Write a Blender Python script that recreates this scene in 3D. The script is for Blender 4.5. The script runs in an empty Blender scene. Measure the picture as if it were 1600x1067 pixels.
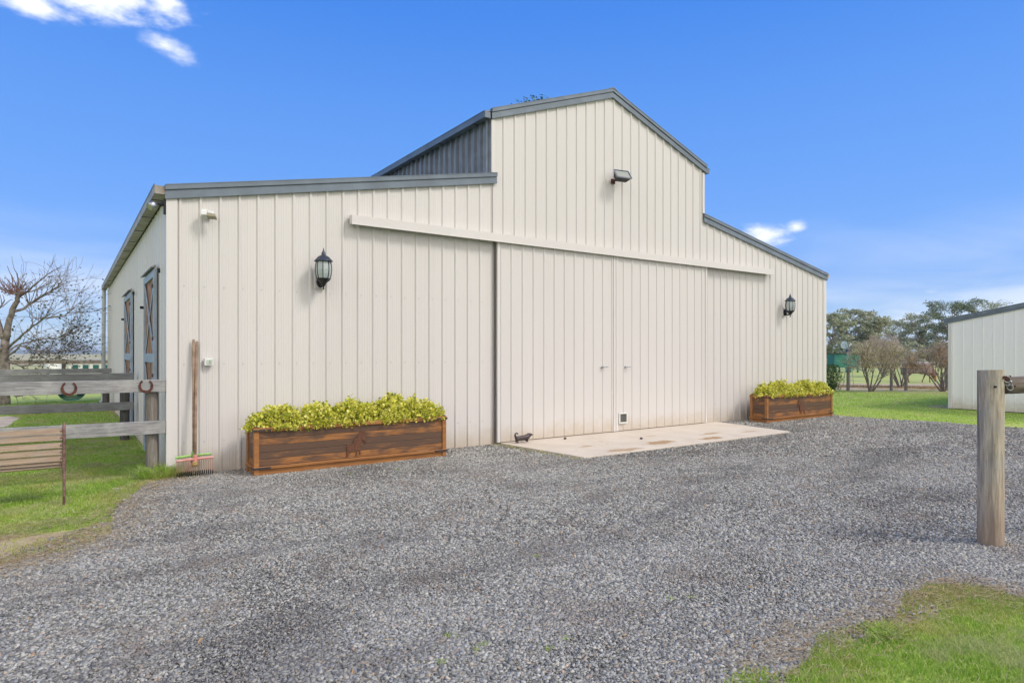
import bpy, bmesh, math, random
import numpy as np
from mathutils import Vector, Matrix, noise
PI = math.pi
R = math.radians
SC = bpy.context.scene
COL = SC.collection

# ------------------------------------------------------------------ camera
# world: X along the barn's front wall, Y into the barn's depth, origin at its near left corner
FPX, HZ, CXP = 993.4, 552.0, 800.0
TH = R(55.02)
CAM = Vector((-1.043, -9.033, 1.558))
FW = Vector((math.cos(TH), math.sin(TH), 0)); RT = Vector((math.sin(TH), -math.cos(TH), 0))
cam_d = bpy.data.cameras.new('camera'); cam = bpy.data.objects.new('camera', cam_d); COL.objects.link(cam)
cam_d.lens = FPX / 1600 * 36; cam_d.sensor_width = 36
cam_d.shift_y = (HZ - 533.5) / 1600
cam_d.clip_start = 0.05; cam_d.clip_end = 12000
cam.location = CAM; cam.rotation_euler = (PI / 2, 0, TH - PI / 2)
SC.camera = cam

def G(px, py, z=0.0):            # point at height z seen at photo pixel
    d = (CAM.z - z) * FPX / (py - HZ)
    return CAM + RT * ((px - CXP) / FPX * d) + FW * d + Vector((0, 0, z - CAM.z))
def D(px, py, d):                # point at depth d
    return CAM + RT * ((px - CXP) / FPX * d) + FW * d + Vector((0, 0, (HZ - py) / FPX * d))
def WY(px, py=HZ, y=0.0):        # point on the plane Y=y
    r = RT * ((px - CXP) / FPX) + FW + Vector((0, 0, (HZ - py) / FPX))
    return CAM + r * ((y - CAM.y) / r.y)
def WX(px, py=HZ, x=0.0):        # point on the plane X=x
    r = RT * ((px - CXP) / FPX) + FW + Vector((0, 0, (HZ - py) / FPX))
    return CAM + r * ((x - CAM.x) / r.x)

# ------------------------------------------------------------------ light
SUN_EL, SUN_AZ = R(46), R(142)      # azimuth measured clockwise from +Y: front right of the barn
sun_d = bpy.data.lights.new('sun', 'SUN'); sun = bpy.data.objects.new('sun', sun_d); COL.objects.link(sun)
sun_d.energy = 1.5; sun_d.angle = R(14); sun_d.color = (1.0, 0.93, 0.85)
sd = Vector((math.sin(SUN_AZ) * math.cos(SUN_EL), math.cos(SUN_AZ) * math.cos(SUN_EL), math.sin(SUN_EL)))
sun.rotation_euler = sd.to_track_quat('Z', 'Y').to_euler()
sun.location = (0, -20, 30)

SC.view_settings.view_transform = 'Standard'; SC.view_settings.look = 'None'
SC.view_settings.exposure = 0.5; SC.view_settings.gamma = 1.0

class NT:
    def __init__(s, tree): s.t = tree; s.n = tree.nodes; s.l = tree.links
    def a(s, typ, **kw):
        nd = s.n.new(typ)
        for k, v in kw.items(): setattr(nd, k, v)
        return nd
    def put(s, sock, v):
        if hasattr(v, 'is_output'): s.l.new(v, sock)
        elif v is not None:
            if isinstance(v, (tuple, list)) and len(v) == 3 and sock.type == 'RGBA': v = (*v, 1)
            sock.default_value = v
    def m(s, op, a, b=0.0, c=None, clamp=False):
        nd = s.a('ShaderNodeMath', operation=op, use_clamp=clamp)
        s.put(nd.inputs[0], a); s.put(nd.inputs[1], b)
        if c is not None: s.put(nd.inputs[2], c)
        return nd.outputs[0]
    def mix(s, f, a, b, bt='MIX'):
        nd = s.a('ShaderNodeMix', data_type='RGBA', blend_type=bt)
        s.put(nd.inputs[0], f); s.put(nd.inputs[6], a); s.put(nd.inputs[7], b)
        return nd.outputs[2]
    def ramp(s, f, stops, interp='LINEAR'):
        nd = s.a('ShaderNodeValToRGB'); cr = nd.color_ramp; cr.interpolation = interp
        while len(cr.elements) < len(stops): cr.elements.new(0.5)
        for e, (p, c) in zip(cr.elements, stops):
            e.position = p; e.color = (c, c, c, 1) if isinstance(c, (int, float)) else (*c, 1)
        s.put(nd.inputs[0], f); return nd.outputs[0]
    def smooth(s, f, lo, hi):
        nd = s.a('ShaderNodeMapRange', interpolation_type='SMOOTHSTEP')
        s.put(nd.inputs[0], f); nd.inputs[1].default_value = lo; nd.inputs[2].default_value = hi
        return nd.outputs[0]
    def noise(s, vec, scale, detail=4, rough=0.55, dist=0.0):
        nd = s.a('ShaderNodeTexNoise'); s.put(nd.inputs['Vector'], vec)
        nd.inputs['Scale'].default_value = scale; nd.inputs['Detail'].default_value = detail
        nd.inputs['Roughness'].default_value = rough; nd.inputs['Distortion'].default_value = dist
        return nd.outputs['Fac']
    def vor(s, vec, scale, feature='F1', out='Distance'):
        nd = s.a('ShaderNodeTexVoronoi', feature=feature); s.put(nd.inputs['Vector'], vec)
        nd.inputs['Scale'].default_value = scale; return nd.outputs[out]
    def mapp(s, vec, scale=(1, 1, 1), rot=(0, 0, 0), loc=(0, 0, 0)):
        nd = s.a('ShaderNodeMapping'); s.put(nd.inputs['Vector'], vec)
        nd.inputs['Scale'].default_value = scale; nd.inputs['Rotation'].default_value = rot
        nd.inputs['Location'].default_value = loc; return nd.outputs[0]

# sky
world = bpy.data.worlds.new('World'); SC.world = world; world.use_nodes = True
w = NT(world.node_tree); w.n.clear()
sky = w.a('ShaderNodeTexSky', sky_type='NISHITA'); sky.sun_disc = False
sky.sun_elevation = SUN_EL; sky.sun_rotation = SUN_AZ
sky.air_density = 1.0; sky.dust_density = 0.6; sky.ozone_density = 3.0; sky.altitude = 100
tc = w.a('ShaderNodeTexCoord').outputs['Generated']
sep = w.a('ShaderNodeSeparateXYZ'); w.put(sep.inputs[0], tc)
dx, dy, dz = sep.outputs
az = w.m('ARCTAN2', dx, dy); el = w.m('ARCSINE', dz)
hs = w.a('ShaderNodeHueSaturation'); hs.inputs['Saturation'].default_value = 1.28; hs.inputs['Value'].default_value = 1.25
hs.inputs['Hue'].default_value = 0.505
w.put(hs.inputs['Color'], sky.outputs[0])
grad = w.ramp(dz, [(0.0, (.360, .52, .69)), (.10, (.185, .345, .70)), (.19, (.130, .300, .71)), (.35, (.088, .25, .68)), (.47, (.050, .195, .64)), (1.0, (.025, .12, .46))])
gs = w.a('ShaderNodeVectorMath', operation='SCALE'); w.put(gs.inputs[0], grad); gs.inputs['Scale'].default_value = 1 / .095
base = w.mix(0.88, hs.outputs[0], gs.outputs[0])
def azel(px, py):
    v = (RT * ((px - CXP) / FPX) + FW + Vector((0, 0, (HZ - py) / FPX))).normalized()
    return math.atan2(v.x, v.y), math.asin(v.z)
n1 = w.noise(w.mapp(tc, (1, 1, 1.6)), 9, 8, 0.62, 0.3)
n2 = w.noise(w.mapp(tc, (1, 1, 2.2)), 30, 6, 0.6)
nn = w.m('ADD', w.m('MULTIPLY', w.m('SUBTRACT', n1, 0.5), 1.3), w.m('MULTIPLY', w.m('SUBTRACT', n2, 0.5), 1.5))
cl = None
for (px, py, rx, ry, tilt, soft) in ((120, -16, 182, 50, 0.0, .60), (256, 4, 44, 32, 0.22, .7), (56, 10, 84, 26, .05, .7), (258, 72, 50, 22, 0.25, .9),
                               (1196, 368, 60, 27, 0, .8), (1244, 355, 26, 15, 0, 1.0), (1455, 455, 34, 10, 0, 1.6),
                               (1420, 500, 230, 34, 0, 1.15), (100, 520, 160, 24, 0, 1.3)):
    a0, e0 = azel(px, py); ax, _ = azel(px + rx, py); _, ey = azel(px, py - ry)
    ra, re = abs(ax - a0), abs(ey - e0)
    A = w.m('DIVIDE', w.m('SUBTRACT', az, a0), ra); E = w.m('DIVIDE', w.m('SUBTRACT', el, e0), re)
    E = w.m('ADD', E, w.m('MULTIPLY', A, tilt * 2))
    r = w.m('SQRT', w.m('ADD', w.m('MULTIPLY', A, A), w.m('MULTIPLY', E, E)))
    f = w.smooth(w.m('ADD', w.m('SUBTRACT', 1.0, r), w.m('MULTIPLY', nn, 0.9)), -0.05, soft * 1.5)
    if soft > 1.1: f = w.m('MULTIPLY', f, 0.6)
    cl = f if cl is None else w.m('MAXIMUM', cl, f)
# thin bright cirrus low over the horizon
wn = w.noise(w.mapp(tc, (1.6, 1.6, 7)), 2.2, 5, 0.5, 0.5)
low = w.m('MULTIPLY', w.smooth(el, 0.22, 0.03), w.smooth(wn, 0.35, 0.78))
cl = w.m('MAXIMUM', cl, w.m('MULTIPLY', low, 0.55))
# broken bright cloud, unseen, added behind the camera as neutral fill for walls
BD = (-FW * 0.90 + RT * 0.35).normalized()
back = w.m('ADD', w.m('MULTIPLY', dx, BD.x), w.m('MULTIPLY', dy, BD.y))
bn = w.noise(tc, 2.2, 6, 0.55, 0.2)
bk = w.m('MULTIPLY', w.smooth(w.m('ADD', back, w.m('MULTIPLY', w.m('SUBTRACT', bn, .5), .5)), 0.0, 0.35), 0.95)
base = w.mix(cl, base, w.mix(n2, (8.0, 8.3, 8.8), (9.9, 9.9, 9.9)))
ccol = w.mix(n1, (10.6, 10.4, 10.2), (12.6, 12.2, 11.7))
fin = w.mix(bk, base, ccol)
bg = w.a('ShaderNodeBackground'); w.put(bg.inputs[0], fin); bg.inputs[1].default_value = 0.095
wo = w.a('ShaderNodeOutputWorld'); w.l.new(bg.outputs[0], wo.inputs[0])

# ------------------------------------------------------------------ helpers
def tag(o, label=None, cat=None, group=None, kind=None):
    if label: o['label'] = label
    if cat: o['category'] = cat
    if group: o['group'] = group
    if kind: o['kind'] = kind
    return o
def empty(name, loc=(0, 0, 0), rz=0.0):
    o = bpy.data.objects.new(name, None); COL.objects.link(o)
    o.location = loc; o.rotation_euler = (0, 0, rz); o.empty_display_size = 0.2; return o
def link_mesh(name, me, mat, parent=None, smooth=False):
    if mat: me.materials.append(mat)
    if smooth:
        me.polygons.foreach_set('use_smooth', [True] * len(me.polygons))
    o = bpy.data.objects.new(name, me); COL.objects.link(o)
    if parent: o.parent = parent
    return o
def copy_tree(o, parent=None):
    c = o.copy(); COL.objects.link(c); c.parent = parent
    for ch in list(o.children): copy_tree(ch, c)
    return c
def bevel(o, wd=0.004, seg=2):
    m = o.modifiers.new('bevel', 'BEVEL'); m.width = wd; m.segments = seg; m.limit_method = 'ANGLE'; return o

class MB:
    def __init__(s): s.v = []; s.f = []
    def add(s, vs, fs):
        k = len(s.v); s.v += [tuple(x) for x in vs]; s.f += [tuple(i + k for i in q) for q in fs]; return s
    def box(s, x0, x1, y0, y1, z0, z1, M=None):
        vs = [Vector((x, y, z)) for z in (z0, z1) for y in (y0, y1) for x in (x0, x1)]
        if M is not None: vs = [M @ p for p in vs]
        return s.add(vs, [(0, 2, 3, 1), (4, 5, 7, 6), (0, 1, 5, 4), (2, 6, 7, 3), (0, 4, 6, 2), (1, 3, 7, 5)])
    def tube(s, pts, rad, n=8, cap=True, ellip=1.0):
        pts = [Vector(p) for p in pts]
        if not isinstance(rad, (list, tuple)): rad = [rad] * len(pts)
        vs, fs = [], []; up = None
        for i, p in enumerate(pts):
            t = (pts[min(i + 1, len(pts) - 1)] - pts[max(i - 1, 0)])
            t = t.normalized() if t.length > 1e-9 else Vector((0, 0, 1))
            if up is None: up = Vector((0, 0, 1)) if abs(t.z) < 0.9 else Vector((1, 0, 0))
            a = up - t * up.dot(t)
            if a.length < 1e-6: a = Vector((0, 1, 0)) - t * t.y
            a.normalize(); up = a; b = t.cross(a)
            for k in range(n):
                th = 2 * PI * k / n
                vs.append(p + (a * math.cos(th) + b * math.sin(th) * ellip) * rad[i])
        for i in range(len(pts) - 1):
            for k in range(n):
                k2 = (k + 1) % n
                fs.append((i * n + k, i * n + k2, (i + 1) * n + k2, (i + 1) * n + k))
        if cap:
            fs.append(tuple(range(n - 1, -1, -1))); fs.append(tuple((len(pts) - 1) * n + k for k in range(n)))
        return s.add(vs, fs)
    def lathe(s, prof, n=16, M=None, phase=0.0):
        vs, fs = [], []
        for (r, z) in prof:
            for k in range(n):
                th = 2 * PI * k / n + phase
                p = Vector((r * math.cos(th), r * math.sin(th), z)); vs.append(M @ p if M is not None else p)
        for i in range(len(prof) - 1):
            for k in range(n):
                k2 = (k + 1) % n; fs.append((i * n + k, i * n + k2, (i + 1) * n + k2, (i + 1) * n + k))
        fs.append(tuple(range(n - 1, -1, -1))); fs.append(tuple((len(prof) - 1) * n + k for k in range(n)))
        return s.add(vs, fs)
    def prism(s, poly, a, b, M=None):      # poly in (x,z), extruded y from a to b
        n = len(poly); vs = [Vector((p[0], a, p[1])) for p in poly] + [Vector((p[0], b, p[1])) for p in poly]
        if M is not None: vs = [M @ p for p in vs]
        fs = [tuple(range(n)), tuple(range(2 * n - 1, n - 1, -1))]
        fs += [(i, i + n, (i + 1) % n + n, (i + 1) % n) for i in range(n)]
        return s.add(vs, fs)
    def build(s, name, mat, parent=None, smooth=False, recalc=True):
        me = bpy.data.meshes.new(name); me.from_pydata(s.v, [], s.f)
        if recalc:
            bm = bmesh.new(); bm.from_mesh(me); bmesh.ops.recalc_face_normals(bm, faces=bm.faces[:]); bm.to_mesh(me); bm.free()
        me.update(); return link_mesh(name, me, mat, parent, smooth)

def mesh_np(name, V, F, mat, parent=None, smooth=False):
    V = np.asarray(V, dtype=np.float32); F = np.asarray(F, dtype=np.int32); k = F.shape[1]
    me = bpy.data.meshes.new(name); me.vertices.add(len(V)); me.vertices.foreach_set('co', V.ravel())
    me.loops.add(F.size); me.loops.foreach_set('vertex_index', F.ravel())
    me.polygons.add(len(F)); me.polygons.foreach_set('loop_start', np.arange(0, F.size, k, dtype=np.int32))
    me.update(calc_edges=True)
    return link_mesh(name, me, mat, parent, smooth)

def pip(poly, X, Y):                       # vectorised point in polygon
    ins = np.zeros(X.shape, bool); n = len(poly)
    for i in range(n):
        x1, y1 = poly[i][0], poly[i][1]; x2, y2 = poly[(i + 1) % n][0], poly[(i + 1) % n][1]
        if y1 == y2: continue
        c = ((y1 > Y) != (y2 > Y)) & (X < (x2 - x1) * (Y - y1) / (y2 - y1) + x1)
        ins ^= c
    return ins
def in_view(X, Y, m=0.06, near=2.6):
    dxx, dyy = X - CAM.x, Y - CAM.y
    z = dxx * FW.x + dyy * FW.y; x = dxx * RT.x + dyy * RT.y
    return (z > near) & (np.abs(x) < z * (0.8054 + m)), z
def vnoise(X, Y, sc, seed=0):              # cheap smooth value noise for scatter densities
    rs = np.random.RandomState(seed); T = rs.rand(64, 64)
    x = X * sc; y = Y * sc; xi = np.floor(x).astype(int); yi = np.floor(y).astype(int)
    fx = x - xi; fy = y - yi; fx = fx * fx * (3 - 2 * fx); fy = fy * fy * (3 - 2 * fy)
    g = lambda a, b: T[a % 64, b % 64]
    return (g(xi, yi) * (1 - fx) + g(xi + 1, yi) * fx) * (1 - fy) + (g(xi, yi + 1) * (1 - fx) + g(xi + 1, yi + 1) * fx) * fy

# ------------------------------------------------------------------ materials
def new_mat(name):
    m = bpy.data.materials.new(name); m.use_nodes = True
    t = NT(m.node_tree); b = t.n['Principled BSDF']; return m, t, b
def coord(t, which='Object'): return t.a('ShaderNodeTexCoord').outputs[which]
def island(t): return t.a('ShaderNodeNewGeometry').outputs['Random Per Island']
def bumpn(t, b, h, strength=0.3, dist=0.01):
    nd = t.a('ShaderNodeBump'); nd.inputs['Strength'].default_value = strength; nd.inputs['Distance'].default_value = dist
    t.put(nd.inputs['Height'], h); t.l.new(nd.outputs[0], b.inputs['Normal'])
def simple(name, col, rough=0.5, metal=0.0, var=0.12, scale=6, bump=0.0, col2=None, spec=None):
    m, t, b = new_mat(name); c = coord(t)
    n = t.noise(c, scale, 5, 0.6)
    c2 = col2 or tuple(x * (1 - var * 1.6) for x in col)
    t.put(b.inputs['Base Color'], t.mix(t.smooth(n, 0.3, 0.7), tuple(min(1, x * (1 + var * .5)) for x in col), c2))
    t.put(b.inputs['Roughness'], t.m('ADD', rough - 0.06, t.m('MULTIPLY', n, 0.12)))
    b.inputs['Metallic'].default_value = metal
    if spec is not None: b.inputs['Specular IOR Level'].default_value = spec
    if bump: bumpn(t, b, t.noise(c, scale * 8, 4), bump, 0.004)
    return m
def paint_mat(name, col, dirt, base_dirt=True):
    m, t, b = new_mat(name); g = t.a('ShaderNodeNewGeometry').outputs['Position']
    n = t.noise(t.mapp(g, (1, 1, .35)), 0.8, 4, 0.6); f = t.noise(t.mapp(g, (14, 14, 1.1)), 1.0, 5, 0.65)
    c = t.mix(t.m('MULTIPLY', t.smooth(n, .3, .75), .35), col, tuple(x * .93 for x in col))
    c = t.mix(t.m('MULTIPLY', t.smooth(f, .55, .85), .22), c, dirt)
    sx = t.a('ShaderNodeSeparateXYZ'); t.put(sx.inputs[0], g)
    wn_ = t.a('ShaderNodeTexWhiteNoise', noise_dimensions='1D'); t.put(wn_.inputs['W'], t.m('FLOOR', t.m('MULTIPLY', t.m('ADD', sx.outputs[0], t.m('MULTIPLY', sx.outputs[1], 1.37)), 1 / .946)))
    c = t.mix(t.m('MULTIPLY', wn_.outputs['Value'], .16), c, tuple(x * .80 for x in col))
    if base_dirt:
        s = t.a('ShaderNodeSeparateXYZ'); t.put(s.inputs[0], g)
        sp = t.m('MULTIPLY', t.smooth(t.m('ADD', s.outputs[2], t.m('MULTIPLY', t.m('SUBTRACT', t.noise(g, 5, 6, .7), .5), .5)), .42, 0.0), .7)
        c = t.mix(sp, c, (.50, .41, .31))
    t.put(b.inputs['Base Color'], c)
    b.inputs['Roughness'].default_value = 0.42; b.inputs['Specular IOR Level'].default_value = 0.35
    bumpn(t, b, t.m('ADD', t.noise(t.mapp(g, (1, 1, .4)), 2.2, 2), t.m('MULTIPLY', t.noise(t.mapp(g, (3, 3, .8)), 2.0, 3), .35)), 0.30, 0.012)
    return m
M_CREAM = paint_mat('cream_sheet_metal', (.640, .610, .592), (.47, .42, .36))
M_TRIM = paint_mat('cream_trim_metal', (.655, .625, .606), (.48, .43, .37), False)
M_CREAM2 = paint_mat('pale_shed_metal', (.87, .84, .84), (.55, .51, .47))
M_ROOF = simple('blue_grey_roof_metal', (.150, .185, .225), .38, .15, .12, 3)
M_CLER = simple('dark_ribbed_metal', (.27, .30, .34), .25, .35, .15, 3)
M_GUT = simple('weathered_gutter_metal', (.36, .34, .33), .5, .05, .2, 5, col2=(.25, .21, .18))
M_DARK = simple('black_metal', (.022, .024, .028), .42, .3, .3, 12)
M_STEEL = simple('galvanised_steel', (.42, .44, .47), .32, .85, .25, 22)
M_PIPE = simple('pale_pipe_paint', (.55, .57, .60), .4, 0, .08, 4)
M_WHITE = simple('white_plastic', (.74, .75, .72), .4, 0, .12, 20)
M_RUST = simple('rusty_iron', (.115, .040, .024), .8, .2, .4, 26, .5, (.055, .022, .018))
M_RUSTL = simple('rusty_plate', (.17, .068, .034), .75, .2, .4, 30, .4, (.075, .034, .022))
M_BLUEFR = simple('faded_blue_grey_paint', (.33, .39, .47), .5, 0, .12, 7)
M_DOORWOOD = simple('brown_timber_board', (.40, .19, .075), .6, 0, .4, 5, .3, (.11, .05, .024))
M_IRONDK = simple('dark_cast_iron', (.045, .040, .050), .45, .45, .4, 30, .3, (.085, .06, .05))
M_RED = simple('red_plastic', (.55, .17, .15), .55, 0, .3, 20, col2=(.58, .36, .30))
M_GREENP = simple('green_plastic', (.30, .52, .14), .45, 0, .2, 20)
M_HANDLE = simple('worn_ash_handle', (.36, .25, .18), .7, 0, .3, 9, .2, (.22, .145, .10))
M_SOIL = simple('dark_soil', (.035, .024, .017), .95, 0, .4, 20, .6)
M_HOSE = simple('teal_hose', (.015, .13, .12), .4, 0, .2, 10)
M_GTANK = simple('green_sheet_metal', (.012, .17, .13), .45, .1, .15, 2)
M_PINKIRON = simple('flaky_brown_paint', (.22, .13, .115), .7, .1, .4, 24, .4, (.11, .06, .05))

def glass_mat():
    m, t, b = new_mat('frosted_lantern_glass'); c = coord(t)
    n = t.noise(c, 30, 3)
    t.put(b.inputs['Base Color'], t.mix(n, (.38, .44, .44), (.62, .68, .68)))
    b.inputs['Roughness'].default_value = 0.12; b.inputs['Specular IOR Level'].default_value = 0.8
    b.inputs['Transmission Weight'].default_value = 0.25
    bumpn(t, b, t.noise(t.mapp(c, (1, 1, .5)), 60, 3), .3, .003)
    return m
M_GLASS = glass_mat()
def lens_mat():
    m, t, b = new_mat('floodlight_lens'); c = coord(t)
    t.put(b.inputs['Base Color'], t.mix(t.noise(c, 9, 3), (.28, .29, .24), (.40, .40, .34)))
    b.inputs['Roughness'].default_value = .15; return m
M_LENS = lens_mat()

def wood_grey(name, c1, c2, c3, sx=1.0, vert=False, tan=False):
    m, t, b = new_mat(name); c = coord(t)
    sc = (22, 22, 1.6) if vert else (1.6, 22, 22)
    g1 = t.noise(t.mapp(c, sc), 2.2, 8, .7, .6); g2 = t.noise(t.mapp(c, sc), 7.0, 6, .7)
    big = t.noise(c, 3.5, 5, .6)
    k = t.mix(t.smooth(g1, .35, .68), c1, c2)
    k = t.mix(t.m('MULTIPLY', t.smooth(big, .45, .7), .6), k, c3)
    k = t.mix(t.m('MULTIPLY', t.smooth(g2, .60, .74), .75), k, tuple(x * .3 for x in c2))
    if tan:
        stv = t.noise(t.mapp(c, (9, 9, .55), loc=(3.1, 0, 0)), 1.0, 4, .6, .3)
        k = t.mix(t.m('MULTIPLY', t.smooth(stv, .56, .68), .75), k, (.16, .15, .15)); k = t.mix(t.m('MULTIPLY', t.smooth(stv, .44, .34), .6), k, (.60, .53, .43))
        s = t.a('ShaderNodeSeparateXYZ'); t.put(s.inputs[0], c)
        f = t.smooth(t.m('ADD', s.outputs[2], t.m('MULTIPLY', big, .3)), .75, .15)
        k = t.mix(t.m('MULTIPLY', f, .6), k, (.30, .20, .13))
    t.put(b.inputs['Base Color'], k); b.inputs['Roughness'].default_value = .85
    b.inputs['Specular IOR Level'].default_value = .2
    bumpn(t, b, t.m('ADD', g1, g2), .6, .012)
    return m
M_RAIL = wood_grey('weathered_grey_rail_timber', (.36, .355, .36), (.20, .198, .20), (.46, .45, .44))
M_RAILDK = wood_grey('dark_grey_rail_timber', (.25, .25, .26), (.16, .16, .165), (.31, .31, .32))
M_POST = wood_grey('weathered_grey_post_timber', (.26, .235, .21), (.15, .13, .11), (.33, .31, .29), vert=True)
M_POSTDK = wood_grey('dark_brown_post_timber', (.12, .11, .105), (.06, .055, .05), (.16, .15, .14), vert=True)
M_BIGPOST = wood_grey('hitching_post_timber', (.58, .50, .40), (.30, .245, .19), (.36, .35, .34), vert=True, tan=True)
M_LOG = wood_grey('dark_bark_rail_timber', (.24, .20, .17), (.10, .08, .065), (.33, .29, .25))
M_BENCH = wood_grey('faded_bench_slat_timber', (.44, .33, .25), (.32, .235, .18), (.36, .30, .27))

def planter_wood(name, dark):
    m, t, b = new_mat(name); c = coord(t); isl = island(t)
    off = t.a('ShaderNodeCombineXYZ'); t.put(off.inputs[0], t.m('MULTIPLY', isl, 37.0)); t.put(off.inputs[2], t.m('MULTIPLY', isl, 11.0))
    va = t.a('ShaderNodeVectorMath', operation='ADD'); t.put(va.inputs[0], c); t.put(va.inputs[1], off.outputs[0])
    v = va.outputs[0]
    g1 = t.noise(t.mapp(v, (1.5, 26, 26)), 2.4, 8, .68, .8); big = t.noise(t.mapp(v, (1.3, 3, 6)), 2.0, 6, .62, .4)
    g2 = t.noise(t.mapp(v, (2, 40, 40)), 5, 5, .7)
    k = t.mix(t.smooth(g1, .3, .7), (.42, .185, .055), (.22, .09, .030))
    if dark:
        sh = t.m('ADD', big, t.m('MULTIPLY', t.m('SUBTRACT', isl, .5), .42))
        k = t.mix(t.m('MULTIPLY', t.smooth(sh, .32, .56), .85), k, (.075, .050, .040))
    k = t.mix(t.m('MULTIPLY', t.smooth(g2, .62, .78), .6), k, (.07, .028, .012))
    t.put(b.inputs['Base Color'], k); b.inputs['Roughness'].default_value = .5; b.inputs['Specular IOR Level'].default_value = .4
    bumpn(t, b, g1, .35, .006); return m
M_PLB = planter_wood('charred_orange_board', True)
M_PLF = planter_wood('oiled_orange_timber', False)

def leaf_mat(name, stops, rough=.6, trans=.25, spec=.3):
    m, t, b = new_mat(name)
    t.put(b.inputs['Base Color'], t.ramp(island(t), stops)); b.inputs['Roughness'].default_value = rough
    b.inputs['Specular IOR Level'].default_value = spec
    if trans:
        tr = t.a('ShaderNodeBsdfTranslucent'); t.put(tr.inputs[0], t.ramp(island(t), stops))
        mx = t.a('ShaderNodeMixShader'); mx.inputs[0].default_value = trans
        t.l.new(b.outputs[0], mx.inputs[1]); t.l.new(tr.outputs[0], mx.inputs[2])
        t.l.new(mx.outputs[0], t.n['Material Output'].inputs[0])
    return m
M_GOLD = leaf_mat('golden_shrub_leaf', [(0, (.16, .22, .03)), (.25, (.46, .50, .05)), (.6, (.76, .73, .10)), (1, (.90, .83, .30))])
M_GUM = leaf_mat('gum_leaf', [(0, (.20, .23, .15)), (.5, (.38, .41, .27)), (.85, (.52, .54, .38)), (1, (.64, .62, .48))])
M_PINE = leaf_mat('dark_pine_needle', [(0, (.09, .13, .08)), (.6, (.21, .26, .16)), (1, (.34, .37, .24))])
M_OLIVE = leaf_mat('olive_leaf', [(0, (.22, .23, .05)), (.6, (.42, .38, .11)), (1, (.55, .47, .20))])
M_RUSSET = leaf_mat('russet_leaf', [(0, (.26, .16, .08)), (.5, (.42, .26, .12)), (1, (.55, .38, .20))])
M_TWIGHAZE = leaf_mat('pinkish_bare_twig', [(0, (.32, .24, .19)), (.6, (.50, .40, .33)), (1, (.62, .53, .45))])
M_DRYLEAF = leaf_mat('dull_green_leaf', [(0, (.05, .06, .03)), (.6, (.11, .12, .07)), (1, (.20, .16, .10))])
M_JUN = leaf_mat('juniper_leaf', [(0, (.02, .06, .02)), (.6, (.06, .12, .03)), (1, (.13, .20, .06))])
M_BARK = simple('pale_grey_bark', (.36, .31, .27), .9, 0, .4, 9, .6, (.20, .17, .15))
M_BARKDK = simple('dark_grey_bark', (.20, .17, .15), .9, 0, .4, 9, .6, (.11, .09, .08))
M_REDTWIG = simple('red_brown_twig', (.24, .11, .085), .8, 0, .3, 9)

def grass_blade(name, dry=.0):
    m, t, b = new_mat(name); g = t.a('ShaderNodeNewGeometry'); isl = g.outputs['Random Per Island']
    p = g.outputs['Position']; n = t.noise(p, .9, 5, .65); n2 = t.noise(p, 4.0, 4, .6)
    k = t.ramp(isl, [(0, (.22, .36, .05)), (.4, (.36, .54, .07)), (.8, (.50, .66, .13)), (.93, (.62, .68, .26)), (1, (.76, .68, .42))])
    y = t.ramp(isl, [(0, (.36, .40, .08)), (.5, (.52, .54, .13)), (1, (.68, .60, .34))])
    k = t.mix(t.smooth(t.m('ADD', n, dry), .48, .66), k, y)
    n5 = t.noise(p, 2.3, 6, .7, .5)
    k = t.mix(t.m('MULTIPLY', t.smooth(n5, .48, .64), .68), k, (.54, .53, .29))
    k = t.mix(t.m('MULTIPLY', t.smooth(n5, .46, .34), .40), k, (.20, .38, .06))
    k = t.mix(t.m('MULTIPLY', t.smooth(n2, .55, .75), .45), k, (.16, .34, .06))
    t.put(b.inputs['Base Color'], k); b.inputs['Roughness'].default_value = .55; b.inputs['Specular IOR Level'].default_value = .3
    tr = t.a('ShaderNodeBsdfTranslucent'); t.put(tr.inputs[0], k)
    mx = t.a('ShaderNodeMixShader'); mx.inputs[0].default_value = .45
    t.l.new(b.outputs[0], mx.inputs[1]); t.l.new(tr.outputs[0], mx.inputs[2]); t.l.new(mx.outputs[0], t.n['Material Output'].inputs[0])
    return m
M_BLADE = grass_blade('grass_blade', 0.0)
M_BLADEDRY = grass_blade('dry_grass_blade', 0.04)
M_STRAW = leaf_mat('straw_stem', [(0, (.30, .20, .10)), (.5, (.48, .36, .20)), (1, (.62, .52, .36))], .8)
M_CLIP = leaf_mat('lawn_clipping', [(0, (.18, .19, .08)), (.4, (.33, .33, .14)), (.8, (.46, .42, .22)), (1, (.60, .54, .34))], .8)

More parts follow.
